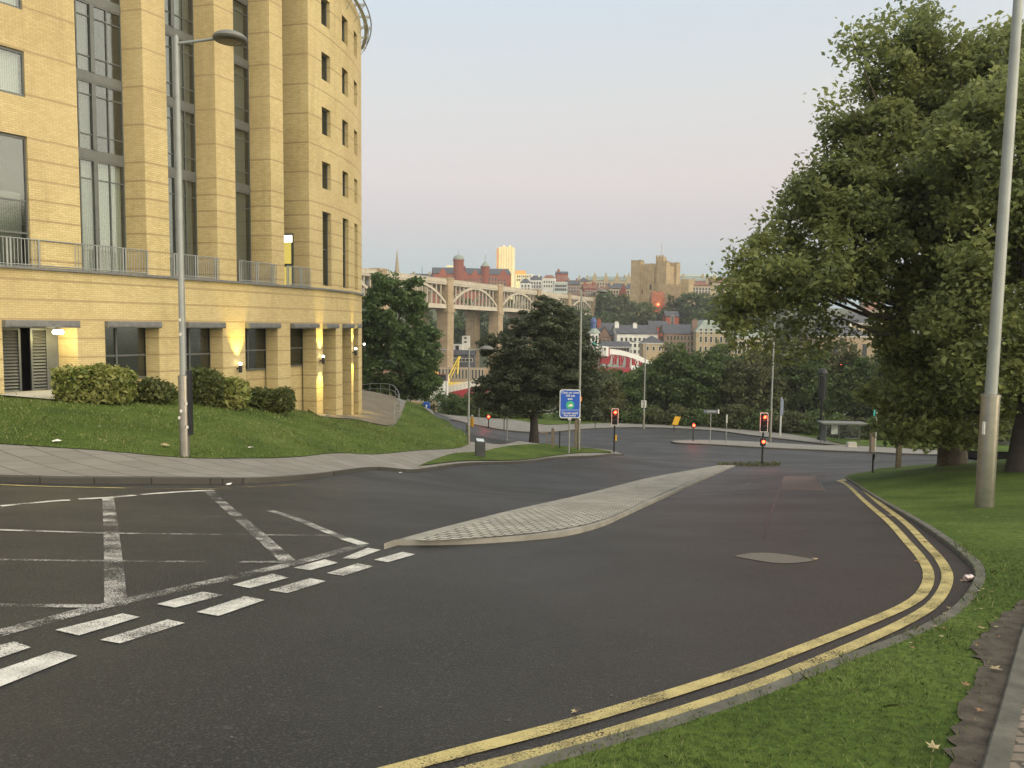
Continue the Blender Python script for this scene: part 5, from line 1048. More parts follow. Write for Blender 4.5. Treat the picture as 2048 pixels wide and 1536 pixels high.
# slanting-topped bin/bollard
b = gp(960, 919); b.z = H(b.x, b.y) + .12; k = b.y / F; w_ = 9.5 * k; h_ = 38 * k; r = empty('information_bollard', b, 'dark grey bollard with a sloping pale top on the verge corner', 'bollard', rz=R(12))
m = MB(); m.v = [(-w_, -w_ * .8, -.1), (w_, -w_ * .8, -.1), (w_, w_ * .8, -.1), (-w_, w_ * .8, -.1), (-w_, -w_ * .8, h_ * .86), (w_, -w_ * .8, h_ * .80), (w_, w_ * .8, h_ * .95), (-w_, w_ * .8, h_)]
m.f = [(0, 1, 5, 4), (1, 2, 6, 5), (2, 3, 7, 6), (3, 0, 4, 7), (4, 5, 6, 7)]; m.uv = [((0, 0),) * 4] * 5; m.build('body', plain('charcoal', (.055, .057, .062), .55), r, bevel=.012)
m = MB(); q = [(-w_ * .8, -w_ * .6), (w_ * .8, -w_ * .6), (w_ * .8, w_ * .6), (-w_ * .8, w_ * .6)]
zf = lambda x, y: h_ * (.9025 + .0725 * y / (w_ * .8) * 1.0 - .0275 * x / w_) + .012; m.quad(*[(x, y, zf(x, y)) for x, y in q]); m.build('top_plate', M['paleblue'] if False else plain('pale_plate', (.45, .5, .54), .35), r)
# yellow bollard beside the slim lamp post
b = at(944, 864, 66); b.z = H(b.x, b.y) + .1; r = empty('keep_left_bollard', b, 'small yellow plastic bollard by the slim lamp post', 'bollard'); m = MB(); m.lathe((0, 0, 0), [(.16, -.1), (.15, .55), (.11, .72), (.02, .76)], 12, 1, .5); m.build('body', M['yellow'], r, smooth=True); m = MB(); m.lathe((0, 0, .74), [(.10, 0), (.11, .1), (.03, .2)], 10, 1, .5); m.build('cap', M['palegrey'], r)
# black double-posted marker at the nose of the bank
b = at(1745, 945, 29.2); b.z = H(b.x, b.y) + .05; zt = at(1745, 907, 29.2).z - b.z; r = empty('marker_sign', b, 'small black sign on two close posts at the tip of the right-hand bank', 'sign', rz=R(60))
for x in (-.07, .07): m = MB(); m.tube([(x, 0, -.1), (x, 0, zt)], .028, 8); m.build('post', M['dark'], r)
m = MB(); m.box(-.13, .13, -.06, -.03, zt - .22, zt + .02); m.build('plate', M['dark'], r, bevel=.01)
# handrail along the path
def railing(label, pts, h=1.0, gap=None):
    r = empty('handrail', pts[0], label, 'railing'); o = Vector(pts[0]); L = [Vector(p) - o for p in pts]
    for z, rad in ((h, .028), (h * .55, .018)): m = MB(); m.tube([p + Z * z for p in L], rad, 8); m.build('rail', M['galv'], r, smooth=True)
    for p in L[::2]: m = MB(); m.tube([p - Z * .1, p + Z * h], .022, 6); m.build('post', M['galv'], r)
pts = [at(px, 0, 1) for px in ()]
P = [Vector((x, y, H(x, y))) for x, y in smooth_line([(-14, 71.5)] + [tuple(at(px, 800, d)[:2]) for px, d in ((740, 69.5), (772, 66.5), (795, 61.5), (800, 55), (797, 50.5), (790, 47), (788, 44.5))], 1.1)]
railing('galvanised handrail curving along the paved path below the hotel', [(p.x, p.y, p.z + .12) for p in P])
PATH = smooth_line(g2([(640, 839), (700, 843), (745, 852), (786, 853), (800, 834)]) + [tuple(at(803, 818, 55)[:2]), tuple(at(798, 805, 62)[:2]), tuple(at(775, 790, 67)[:2]), tuple(at(740, 781, 70)[:2]), (-14, 72)]) + [tuple(fp(q_)[:2]) for q_ in (33, 28, 24, 20, 17)]
drape('sett_path', PATH, .17, mat_setts('path_setts', .2, .1, (.20, .17, .12), (.25, .215, .155), (.08, .07, .05), 30), .8)

# ------------------------------------------------------------------ small litter and fallen leaves
def star_leaf(mb, s, rng):     # curled lobed leaf with a stalk
    R_ = [1.0, .42, .85, .36, .62, .22, .18, .22, .62, .36, .85, .42]; n = len(R_); cu = rng.uniform(.1, .5); pts = []
    for k in range(n):
        a = 2 * math.pi * k / n; r_ = s * R_[k] * rng.uniform(.8, 1.12); x, y = r_ * math.cos(a), r_ * math.sin(a) * .8; pts.append((x, y, cu * y * y / s + .12 * abs(x) * rng.random()))
    for k in range(n): mb.poly([(-.1 * s, 0, .01 * s), pts[k], pts[(k + 1) % n]])
    mb.tube([(-.2 * s, 0, .01), (-.6 * s, .06 * s, .02 * s), (-.95 * s, .2 * s, .005)], .018 * s, 4)
rng = np.random.default_rng(9)
LV = [(1985, 1362, 'pale curled leaf on the bare soil at the right edge', 'leafpale', .075), (1930, 1397, 'brown curled leaf on the soil strip below the pale one', 'leafbrown', .06), (1960, 1450, 'orange leaf on the soil strip near the path edging', 'leafbrown', .055), (1865, 1528, 'yellow torn leaf at the bottom edge of the grass', 'leafpale', .08),
      (1980, 1019, 'orange-brown leaf at the foot of the right-hand lamp post', 'leafbrown', .16), (1832, 1124, 'brown leaf lying across the inner yellow line at the bend', 'leafbrown', .09), (1780, 1032, 'dry leaf between the yellow lines and the kerb, farthest', 'leafpale', .11), (1812, 1052, 'pale leaf in the gutter below the farthest one', 'leafpale', .10), (1852, 1086, 'dry leaf in the gutter above the bend', 'leafbrown', .09), (1150, 1426, 'pale twisted leaf on the dark asphalt by the yellow line', 'leafpale', .05), (1960, 1276, 'small pale leaf on the worn grass', 'leafpale', .05), (1898, 1219, 'small pale leaf in the gutter past the crushed can', 'leafpale', .06), (1630, 1120, 'pale scrap of leaf at the point of the grey road patch', 'leafpale', .08), (1925, 1163, 'green leaf lying against the crushed can', 'leafpale', .07), (1356, 1002, 'tiny leaf in the right-hand lane beside the island', 'leafpale', .10), (1600, 1058, 'leaf on the road above the grey patch', 'leafpale', .05)]
for px, py, lab, mt, s_ in LV:
    p = gp(px, py); on = 0.012 if not _old(np.array([p[:2]]), np.array(BANK))[0] else .085
    mb = MB(); star_leaf(mb, s_ * .8, rng); o = mb.build('fallen_leaf', M[mt]); o.location = (p.x, p.y, p.z + on); o.rotation_euler = (0, 0, rng.uniform(0, 6)); tag(o, lab, 'leaf', 'fallen leaves')
for i in range(60):
    px, py = rng.uniform(1740, 2040), rng.uniform(975, 1330); p = gp(px, py)
    if not _old(np.array([p[:2]]), np.array(BANK))[0]: continue
    mb = MB(); star_leaf(mb, rng.uniform(.016, .034), rng); o = mb.build('fallen_leaf', M['leafpale' if i % 2 else 'leafbrown']); o.location = (p.x, p.y, p.z + .085); o.rotation_euler = (0, 0, rng.uniform(0, 6)); tag(o, 'one of the small dry leaves scattered over the right-hand grass', 'leaf', 'small leaves scattered on the right-hand grass')
p = gp(1936, 1163); r = empty('crushed_can', (p.x, p.y, p.z + .03), 'crushed pinkish drink can in the gutter at the bend', 'can', rz=.5); m = MB(); m.tube([(-.045, 0, .005), (-.02, .004, .012), (.01, -.004, .0), (.05, 0, .01)], [.028, .034, .027, .033], 12); m.build('body', M['can'], r, smooth=True); m = MB(); m.tube([(.05, 0, .01), (.056, 0, .011)], .026, 12); m.build('lid', M['steel'], r)
for px, py, lab, s_, lf in ((115, 897, 'crumpled white paper at the foot of the lawn, left', .14, .17), (502, 908, 'white scrap on the lawn right of the tall lamp post', .09, .17), (200, 866, 'tiny white scrap high on the lawn', .06, .17), (803, 948, 'white scrap in the gutter by the left kerb', .10, .02), (458, 972, 'orange-white scrap against the kerb left of it', .09, .02), (330, 905, 'yellowish flowering weed beside the lamp post base', .16, .18)):
    p = gp(px, py); m = MB(); P = []
    for k in range(8): a = R(k * 45); P.append((s_ * math.cos(a) * rng.uniform(.6, 1), s_ * .7 * math.sin(a) * rng.uniform(.6, 1), rng.uniform(0, .05)))
    c = (0, 0, s_ * .45)
    for k in range(8): m.poly([P[k], P[(k + 1) % 8], c])
    o = m.build('paper_scrap' if 'weed' not in lab else 'weed', M['litter' if 'weed' not in lab else 'leafpale']); o.location = (p.x, p.y, p.z + lf); tag(o, lab, 'litter' if 'weed' not in lab else 'weed')
for i, (px, py) in enumerate([(1103, 1332), (1222, 1392), (760, 1416), (1016, 1442), (1272, 1304), (463, 1476), (875, 1216), (1490, 1168), (930, 1283)]):
    p = gp(px, py); m = MB(); m.lathe((0, 0, 0), [(.006, 0), (.008, .003), (.004, .007)], 6, 1.4, 1); o = m.build('pebble', M['oldkerb']); o.location = (p.x, p.y, p.z + .002); tag(o, 'one of the pale pebbles lying loose on the asphalt', 'pebble', 'pebbles on the asphalt')

# ------------------------------------------------------------------ the city across the river
def city(name, label, px0, px1, ytop, d, wall_m='sand', depth=14, yaw=0, roof=None, roof_h=3, roof_m='slate', zb=None, rows=(), ncol=0, ww=1.0, wh=1.8, win='winframe', arch=False, chims=(), chim_m=None, cat='building', group=None, cornice=True, m0=.06, parapet=0):
    a, b = at(px0, ytop, d), at(px1, ytop, d); cx = (a.x + b.x) / 2; w = (b.x - a.x) / 2 / max(.3, math.cos(yaw)); zt = at((px0 + px1) / 2, ytop, d).z
    if zb is None: zb = float(valley(0, d)) - 1
    r = empty(name, (cx, d, zb), label, cat, group, yaw); h = zt - zb
    m = MB(); m.prism([(-w, 0), (w, 0), (w, depth), (-w, depth)], 0, h); m.build('wall', M[wall_m], r)
    if cornice: m = MB(); m.box(-w - .25, w + .25, -.25, depth + .25, h - .1, h + .35); m.build('cornice', M['paleconc' if wall_m != 'whitewall' else 'white'], r)
    rf = None
    if roof == 'gable':
        e = .3; m = MB(); z0, z1 = h + .3, h + .3 + roof_h
        m.quad((-w - e, -e, z0), (w + e, -e, z0), (w + e, depth / 2, z1), (-w - e, depth / 2, z1)); m.quad((w + e, depth + e, z0), (-w - e, depth + e, z0), (-w - e, depth / 2, z1), (w + e, depth / 2, z1)); rf = m.build('roof', M[roof_m], r)
        for sx_ in (-w, w): m = MB(); m.poly([(sx_, 0, h + .2), (sx_, depth, h + .2), (sx_, depth / 2, z1 - .1)]); m.build('gable_wall', M[wall_m], r)
    elif roof == 'front_gable':
        m = MB(); z0, z1 = h + .3, h + .3 + roof_h; m.quad((-w - .3, -.3, z0), (-w - .3, depth, z0), (0, depth, z1), (0, -.3, z1)); m.quad((w + .3, depth, z0), (w + .3, -.3, z0), (0, -.3, z1), (0, depth, z1)); rf = m.build('roof', M[roof_m], r)
        m = MB(); m.poly([(-w, -.02, h + .2), (w, -.02, h + .2), (0, -.02, z1 - .15)]); m.build('gable_wall', M[wall_m], r)
    elif roof in ('hip', 'mansard'):
        k = min(w, depth / 2) * (.55 if roof == 'mansard' else .95); z0, z1 = h + .3, h + .3 + roof_h; m = MB(); A = [(-w - .2, -.2), (w + .2, -.2), (w + .2, depth + .2), (-w - .2, depth + .2)]; B = [(-w + k, k), (w - k, k), (w - k, depth - k), (-w + k, depth - k)]
        for i in range(4): j = (i + 1) % 4; m.quad((*A[i], z0), (*A[j], z0), (*B[j], z1), (*B[i], z1))
        m.poly([(*p, z1) for p in B]); rf = m.build('roof', M[roof_m], r)
    if parapet: m = MB(); m.box(-w, w, 0, .4, h, h + parapet); m.build('parapet', M[wall_m], r)
    for cxn, cw, ch in chims:
        m = MB(); y0 = depth * .3; m.box(cxn * w - cw, cxn * w + cw, y0, y0 + cw * 1.6, h, h + roof_h + ch)
        for q in (-.5, 0, .5): m.lathe((cxn * w + q * cw, y0 + cw * .8, h + roof_h + ch), [(.15, 0), (.12, .5)], 6)
        m.build('chimney', M[chim_m or wall_m], rf or r)
    first = None
    for yr in rows:
        zc = at((px0 + px1) / 2, yr, d).z - zb
        for k in range(ncol):
            x = -w + 2 * w * (m0 + (1 - 2 * m0) * (k + .5) / ncol)
            if first is None:
                m = MB(); m.box(-ww / 2 - .12, ww / 2 + .12, -.08, .02, -wh / 2 - .12, wh / 2 + .12)
                if arch: m.plate((0, -.08, wh / 2), X, Z, Vector((0, -1, 0)), [((ww / 2 + .1) * math.cos(R(q * 20)), (ww / 2 + .1) * math.sin(R(q * 20))) for q in range(10)], .05)
                f = m.build('window', M[win], r); m = MB(); m.box(-ww / 2, ww / 2, -.12, -.06, -wh / 2, wh / 2); m.build('pane', M['darkpane'], f); first = f
            else: f = copy_tree(first, r)
            f.location = (x, 0, zc)
    return r
# quayside row
city('white_building', 'long whitewashed building with three rows of small windows and white chimneys', 1234, 1316, 669, 300, 'whitewall', 12, R(4), 'gable', 3.4, 'slate', rows=(679, 691, 703), ncol=8, ww=.9, wh=1.3, chims=((-.93, .8, 1.2), (-.02, .8, .8)), cornice=False)
m = MB(); rr = bpy.data.objects['white_building']; m.plate((10.5, -.25, 14.1), X, Z, Vector((0, -1, 0)), [(-1.6, 0), (1.6, 0), (1.6, .9), (-1.6, .9)], .1); m.build('red_sign_panel', plain('faded_red', (.60, .19, .12), .6), rr)
city('brick_gable_house', 'dark brick house with a steep front gable left of the white building', 1198, 1233, 672, 306, 'pinkbrick', 12, 0, 'gable', 5, 'slate', rows=(680, 692), ncol=3, ww=1, wh=1.6, win='darkpane', chims=((-.9, .7, 1.5),), chim_m='redbrick', cornice=False)
city('brick_gable_house', 'small brick gabled wing in front of the dark brick house', 1196, 1222, 676, 302, 'pinkbrick', 5, 0, 'front_gable', 4.2, 'slate', rows=(686,), ncol=3, ww=1, wh=1.8, win='darkpane', cornice=False)
city('slate_roofed_house', 'plain dusky brick warehouse with a wide slate roof right of the white building', 1329, 1391, 669, 296, 'pinkbrick', 14, R(-3), 'gable', 3.6, 'slate', rows=(676, 688, 700), ncol=8, ww=.7, wh=1.6, win='sand', cornice=False)
city('pale_hall', 'pale yellow stone hall with a leaded mansard and paired sash windows', 1393, 1462, 664, 290, 'sand', 16, R(-2), 'mansard', 4.2, 'lead', rows=(660 + 3, 679, 699), ncol=6, ww=.8, wh=2.2, chims=((-.95, 1.0, .2),), chim_m='pinkbrick')
city('pale_hall', 'pale stone terrace glimpsed below the leaves right of the yellow hall', 1464, 1545, 678, 285, 'sand', 16, R(-2), 'mansard', 3, 'lead', rows=(688, 702), ncol=9, ww=.9, wh=2.0)
city('guildhall', 'grey-brown stone hall with tall arched windows seen through the leaves', 1638, 1745, 674, 270, 'pierstone', 18, R(-4), 'hip', 5, 'slate', rows=(700,), ncol=5, ww=1.5, wh=4.2, arch=True, win='sand', zb=-16)
city('white_chimney_house', 'small white gabled house above the arched hall', 1668, 1704, 646, 300, 'whitewall', 10, 0, 'gable', 2, 'slate', rows=(650,), ncol=3, cornice=False)
city('slate_house', 'slate-roofed house beside the small white gabled one', 1706, 1760, 648, 305, 'sand', 12, 0, 'gable', 4, 'slate', rows=(652,), ncol=4)
city('stone_house', 'pale stone house in the gap under the tree limb', 1735, 1775, 622, 360, 'sand', 12, 0, 'gable', 4, 'tile', rows=(630,), ncol=3)
city('small_pavilion', 'small hipped stone pavilion in front of the white building', 1287, 1328, 688, 262, 'sand', 8, 0, 'hip', 2.4, 'slate', rows=(697,), ncol=3, ww=.7, wh=1.4, zb=-15)
city('glazed_shed', 'low grey-roofed shed with a strip of windows beside the white arch', 1205, 1262, 695, 270, 'glassgrey', 8, R(6), 'gable', 1.8, 'slate', zb=-14, rows=(700,), ncol=9, ww=.9, wh=1.4)
city('brick_tower_house', 'narrow brick house with white windows on the wooded slope below the castle', 1332, 1358, 634, 345, 'redbrick', 8, 0, 'gable', 2.4, 'slate', rows=(637, 647), ncol=1, ww=1.2, wh=2.2, cornice=False, zb=-8)
city('brick_terrace', 'low row of dark brick houses between the white building and the slate-roofed one', 1300, 1336, 655, 325, 'redbrick', 8, 0, 'gable', 2.5, 'slate', zb=-12, cornice=False)
# skyline
rb = city('red_brick_hall', 'large red brick hall with two turrets and gables rising behind the viaduct', 868, 1022, 549, 520, 'redbrick', 30, R(8), 'gable', 5, 'slate', rows=(558, 567), ncol=22, ww=1.2, wh=2.2, cornice=False, zb=14, win='sand', chims=((-.2, 1.2, 1), (.35, 1.2, 1)))
def turret(root, px, py0, py1, rad, dome, d, dm='lead', sides=12):
    c = at(px, py0, d) - root.location; c = Matrix.Rotation(-root.rotation_euler.z, 3, 'Z') @ Vector(c); z1 = at(px, py1, d).z - root.location.z
    m = MB(); m.lathe((c.x, 1.5, 0), [(rad, 0), (rad, z1), (rad * 1.12, z1), (rad * 1.12, z1 + .8)], sides); t = m.build('turret', M['redbrick'], root)
    m = MB(); pr = [(rad * 1.1 * math.cos(q), z1 + .8 + dome * math.sin(q)) for q in [R(k * 11) for k in range(9)]] if dome < rad * 1.6 else [(rad * 1.15, z1 + .8), (rad * .8, z1 + dome * .4), (rad * .3, z1 + dome * .8), (.05, z1 + dome)]
    m.lathe((c.x, 1.5, 0), pr, 14); m.tube([(c.x, 1.5, z1 + dome), (c.x, 1.5, z1 + dome + 4.2)], .14, 6); m.build('dome', M[dm], t)
turret(rb, 917, 560, 522, 3.5, 3.4, 520); turret(rb, 971, 560, 535, 2.9, 4.8, 520)
for px, w_, ht in ((885, 4.2, 5.5), (950, 3.2, 4.5), (1008, 4, 5.0), (930, 2.6, 4)):
    c = at(px, 553, 520) - rb.location; c = Matrix.Rotation(-rb.rotation_euler.z, 3, 'Z') @ Vector(c); h0 = at(px, 553, 520).z - rb.location.z
    m = MB(); m.plate((c.x, -.4, h0), X, Z, Vector((0, -1, 0)), [(-w_, -2), (w_, -2), (w_, 1), (w_ * .6, 1.4), (w_ * .5, ht * .6), (0, ht), (-w_ * .5, ht * .6), (-w_ * .6, 1.4), (-w_, 1)], 1.2); m.build('gable', M['redbrick'], rb)
t1 = city('golden_tower', 'tall slab tower glowing yellow in the low sun, orange on its left side', 997, 1027, 494, 1100, 'sun_yellow', 22, R(-6), None, 0, zb=15, cornice=False)  # the sun's glow on this face is painted as bright yellow
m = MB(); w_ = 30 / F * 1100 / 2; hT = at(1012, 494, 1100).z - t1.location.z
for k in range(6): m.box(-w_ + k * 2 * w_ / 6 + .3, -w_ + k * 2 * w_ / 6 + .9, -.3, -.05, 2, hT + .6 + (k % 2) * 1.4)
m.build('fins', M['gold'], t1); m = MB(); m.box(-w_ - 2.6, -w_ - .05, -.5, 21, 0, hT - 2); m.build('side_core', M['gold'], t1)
for q in (-5, 4): m = MB(); m.box(q, q + 3, 4, 8, hT, hT + 2.6); m.build('roof_plant', M['sun_yellow'], t1)
t2 = city('golden_block', 'lower bright yellow block at the foot of the glowing tower', 1031, 1068, 549, 900, 'sun_yellow', 20, 0, None, 0, zb=20, rows=(553, 560), ncol=8, ww=1.6, wh=2.4, win='gold', cornice=False); city('golden_block', 'small stepped yellow block on top left of the lower yellow one', 1030, 1052, 541, 905, 'gold', 14, 0, None, 0, zb=20, cornice=False)
city('distant_block', 'pale yellow block peeping over the left gables of the red brick hall', 893, 906, 531, 700, 'sun_yellow', 10, 0, None, 0, zb=20, cornice=False, rows=(537, 545), ncol=3, ww=1.4, wh=2)
city('brick_block', 'small red brick house on the skyline right of the yellow block', 1113, 1136, 548, 560, 'redbrick', 14, 0, 'gable', 2, 'slate', zb=16, rows=(556, 565), ncol=3, ww=1, wh=1.6, cornice=False, chims=((-.6, .9, 1.5),))
city('roof_terrace_building', 'cream building with a flat roof storey left of the skyline brick house', 1085, 1112, 558, 540, 'whitewall', 12, 0, 'mansard', 2.5, 'tile', zb=15, rows=(564, 572), ncol=5, ww=1, wh=1.6)
city('roof_terrace_building', 'pale low building above the right part of the viaduct', 1108, 1135, 567, 500, 'glassgrey', 12, 0, None, 0, zb=12, rows=(572, 579), ncol=6, ww=1.2, wh=1.6, parapet=1)
SK = [(1040, 1062, 566, 520, 'slate', 'whitewall', 'dark low roofs just right of the red brick hall'), (1060, 1084, 560, 560, 'slate', 'whitewall', 'grey roofed house left of the cream flat-roofed one'), (1134, 1160, 570, 520, 'slate', 'pinkbrick', 'grey slate roof right of the skyline brick house'), (1156, 1180, 564, 540, 'slate', 'sand', 'grey roofed block above the right end of the viaduct'),
      (1178, 1268, 562, 560, 'lead', 'sand', 'long grey Victorian block with gables left of the castle keep'), (1168, 1194, 578, 470, 'tile', 'redbrick', 'small house with a round red roof above the hillside trees'), (1192, 1222, 584, 460, 'tile', 'pinkbrick', 'hipped brown-tiled house left of the brick gable'), (1218, 1262, 578, 470, 'slate', 'sand', 'dark slate roofs next to the castle keep'),
      (1360, 1420, 563, 470, 'lead', 'sand', 'long tan stone range right of the castle keep'), (1383, 1424, 572, 440, 'tile', 'sand', 'red-brown gabled roof right of the keep'), (1424, 1480, 566, 460, 'tile', 'sand', 'tan house with white chimneys under the plane tree leaves'),
      (1350, 1436, 548, 640, 'lead', 'glassgrey', 'pale glazed office block on the skyline right of the keep'), (1470, 1560, 560, 480, 'slate', 'sand', 'stone house hidden behind the plane leaves'), (730, 780, 566, 520, 'slate', 'sand', 'roofs behind the top of the ash tree'), (820, 868, 556, 560, 'slate', 'sand', 'low grey roofs between the spire and the red brick hall')]
for i, (a, b, yt, d, rm, wm, lab) in enumerate(SK):
    flat = 'glazed' in lab
    rr = city('town_house', lab, a, b, yt, d, wm, 12, R((i * 7) % 9 - 4), None if flat else 'gable' if i % 3 else 'hip', 0 if flat else 3.2, rm, zb=float(valley(0, d)) - 2, rows=(yt + 6, yt + 13), ncol=max(2, int((b - a) / 6)), ww=1.1, wh=1.7, cornice=False, chims=() if flat else ((-.7, .7, 1.2), (.6, .7, 1.2)), group='buildings on the skyline')
    if 'Victorian' in lab:
        for k in range(4):
            m = MB(); w_ = 90 / F * 560 / 2; x = -w_ + (k + .5) * 2 * w_ / 4; h0 = at(1220, yt, 560).z - rr.location.z; m.plate((x, -.3, h0), X, Z, Vector((0, -1, 0)), [(-1.6, -1), (1.6, -1), (1.6, 1.5), (0, 6.5), (-1.6, 1.5)], 1); m.build('dormer_gable', M['sand'], rr)
def cone_roof_house(): pass
c = at(1247, 600, 430); r = empty('brick_gable_end', (c.x, 430, 8), 'tall pointed red brick gable left of the castle keep', 'building'); zt = at(1247, 568, 430).z - 8; m = MB(); m.prism([(-2.2, 0), (2.2, 0), (2.2, 6), (-2.2, 6)], 0, zt - 6); m.build('wall', M['redbrick'], r); m = MB(); m.plate((0, -.02, zt - 6), X, Z, Vector((0, -1, 0)), [(-2.2, 0), (2.2, 0), (0, 6)], 6); m.build('gable', M['redbrick'], r)
# spire
d = 800; c = at(794, 560, d); zt = at(794, 499, d).z; r = empty('church_spire', (c.x, d, 20), 'slender stone church spire above the ash tree', 'spire'); h = zt - 20; m = MB(); m.lathe((0, 0, 0), [(4.2, 0), (4.2, h * .45), (4.6, h * .45), (4.6, h * .47)], 8); m.build('tower', M['sand'], r); m = MB(); m.lathe((0, 0, h * .47), [(3.6, 0), (1.6, h * .28), (.25, h * .52), (.05, h * .53)], 8); m.build('spire', M['sand'], r)
for px, yt, d, lab in ((751, 541, 420, 'squat ruined-looking turret over the left trees'), (826, 546, 600, 'pair of tiny pinnacles right of the spire')):
    c = at(px, yt, d); r = empty('stone_turret', (c.x, d, c.z - 14), lab, 'turret'); w_ = 3.0 if 'squat' in lab else 1.6; m = MB(); m.lathe((0, 0, 0), [(w_ * 1.1, 0), (w_, 10), (w_ * 1.15, 12), (w_ * .7, 13.5), (.3, 14)], 10); m.build('drum', M['pierstone'], r)
c = at(844, 560, 560); zt = at(844, 533, 560).z; r = empty('radio_mast', (c.x, 560, 20), 'thin dark mast on the skyline left of the red brick hall', 'mast'); m = MB(); m.tube([(0, 0, 0), (0, 0, zt - 20)], .18, 6); m.build('pole', M['dark'], r)
# castle keep
d = 410; zb = 8; c = at(1311, 560, d); K = empty('castle_keep', (c.x, d, zb), 'square medieval stone keep with corner turrets and a flag, above the wooded slope', 'castle', rz=R(-33))
Pz = lambda y: at(1311, y, d).z - zb; wk = 8.6; h = Pz(531)
m = MB(); m.prism([(-wk, -wk), (wk, -wk), (wk, wk), (-wk, wk)], 0, h - .6); m.build('wall', M['keepstone'], K)
for sx_, sy_, hh in ((-1, -1, 1.6), (1, -1, .6), (-1, 1, .8), (1, 1, 1.0)):
    q = 2.6; m = MB(); cx_, cy_ = sx_ * (wk - 1.4), sy_ * (wk - 1.4); m.prism([(cx_ - q, cy_ - q), (cx_ + q, cy_ - q), (cx_ + q, cy_ + q), (cx_ - q, cy_ + q)], 0, h + hh)
    for k in range(4):
        for a_, b_ in ((cx_ - q + k * 1.45, cy_ - q), (cx_ - q + k * 1.45, cy_ + q - .5), (cx_ - q, cy_ - q + k * 1.45), (cx_ + q - .5, cy_ - q + k * 1.45)): m.box(a_, a_ + .8 if b_ in (cy_ - q, cy_ + q - .5) else a_ + .5, b_, b_ + .5 if b_ in (cy_ - q, cy_ + q - .5) else b_ + .8, h + hh, h + hh + .8)
    m.build('corner_turret', M['keepstone'], K)
m = MB(); q = 2.1; m.prism([(-q + 2.5, -q + 1), (q + 2.5, -q + 1), (q + 2.5, q + 1), (-q + 2.5, q + 1)], h - 2, Pz(514)); 
for k in range(3): m.box(-q + 2.5 + k * 1.7, -q + 3.3 + k * 1.7, -q + 1, -q + 1.5, Pz(514), Pz(514) + .8)
tt = m.build('lookout_turret', M['keepstone'], K); m = MB(); m.tube([(2.5, 1, Pz(514)), (2.5, 1, Pz(487))], .14, 6); m.build('flagpole', M['paleconc'], tt)
for fx in range(2):
    m = MB()
    for a_ in range(11):
        x = -wk + 3.8 + a_ * 1.0
        if x < wk - 3.8: m.box(*((x, x + .6, -wk - .02, -wk + .5) if fx == 0 else (-wk - .02, -wk + .5, x, x + .6)), h - .6, h + .3)
    m.build('battlements', M['keepstone'], K)
for fx in range(2):
    for x, z, ww_, hh_ in ((-4, 11, .7, 2.2), (0.5, 13, .9, 2.6), (.5, 6.5, .8, 2.0), (4.2, 11, .6, 1.8), (-4, 5, .6, 1.6)):
        m = MB(); (m.box(x, x + ww_, -wk - .06, -wk + .1, z, z + hh_) if fx == 0 else m.box(-wk - .06, -wk + .1, x, x + ww_, z, z + hh_)); m.build('slit_window', M['darkroom'], K)
for fx in range(2):
    for x in (-2.2, 2.0): m = MB(); (m.box(x, x + 1.0, -wk - .5, -wk + .1, 0, h - 2.4) if fx == 0 else m.box(-wk - .5, -wk + .1, x, x + 1.0, 0, h - 2.4)); m.build('buttress', M['keepstone'], K)
d = 398; c = at(1340, 600, d); r = empty('castle_forebuilding', (c.x, d, 4), 'lower crenellated forebuilding at the foot of the keep', 'castle', rz=R(-30)); hh = at(1340, 572, d).z - 4; m = MB(); m.prism([(-5, -4), (6.5, -4), (6.5, 4), (-5, 4)], 0, hh)
for k in range(8): m.box(-5 + k * 1.5, -4.2 + k * 1.5, -4, -3.5, hh, hh + .8)
m.build('wall', M['keepstone'], r); m = MB(); m.prism([(6.5, -3), (10.5, -3), (10.5, 5), (6.5, 5)], 0, hh + 3.2); m.build('side_tower', M['keepstone'], r)
d = 385; c = at(1316, 612, d); r = empty('brick_chimney_wall', (c.x, d, 0), 'crumbling reddish brick wall lit by a red lamp below the keep', 'wall'); hh = at(1316, 582, d).z; m = MB(); m.prism([(-3.2, 0), (3.2, 0), (3.2, 5), (-3.2, 5)], -3, hh - 2); m.plate((0, 0, hh - 2.2), X, Z, Vector((0, -1, 0)), [(-3.2, 0), (3.2, 0), (2.6, 1.6), (.8, 2.4), (0, 1.2), (-1.6, 2.2), (-3.0, 1.4)], 4.5); m.build('wall', plain('orange_brick', (.36, .15, .08), .9, 0, .3, .6), r)
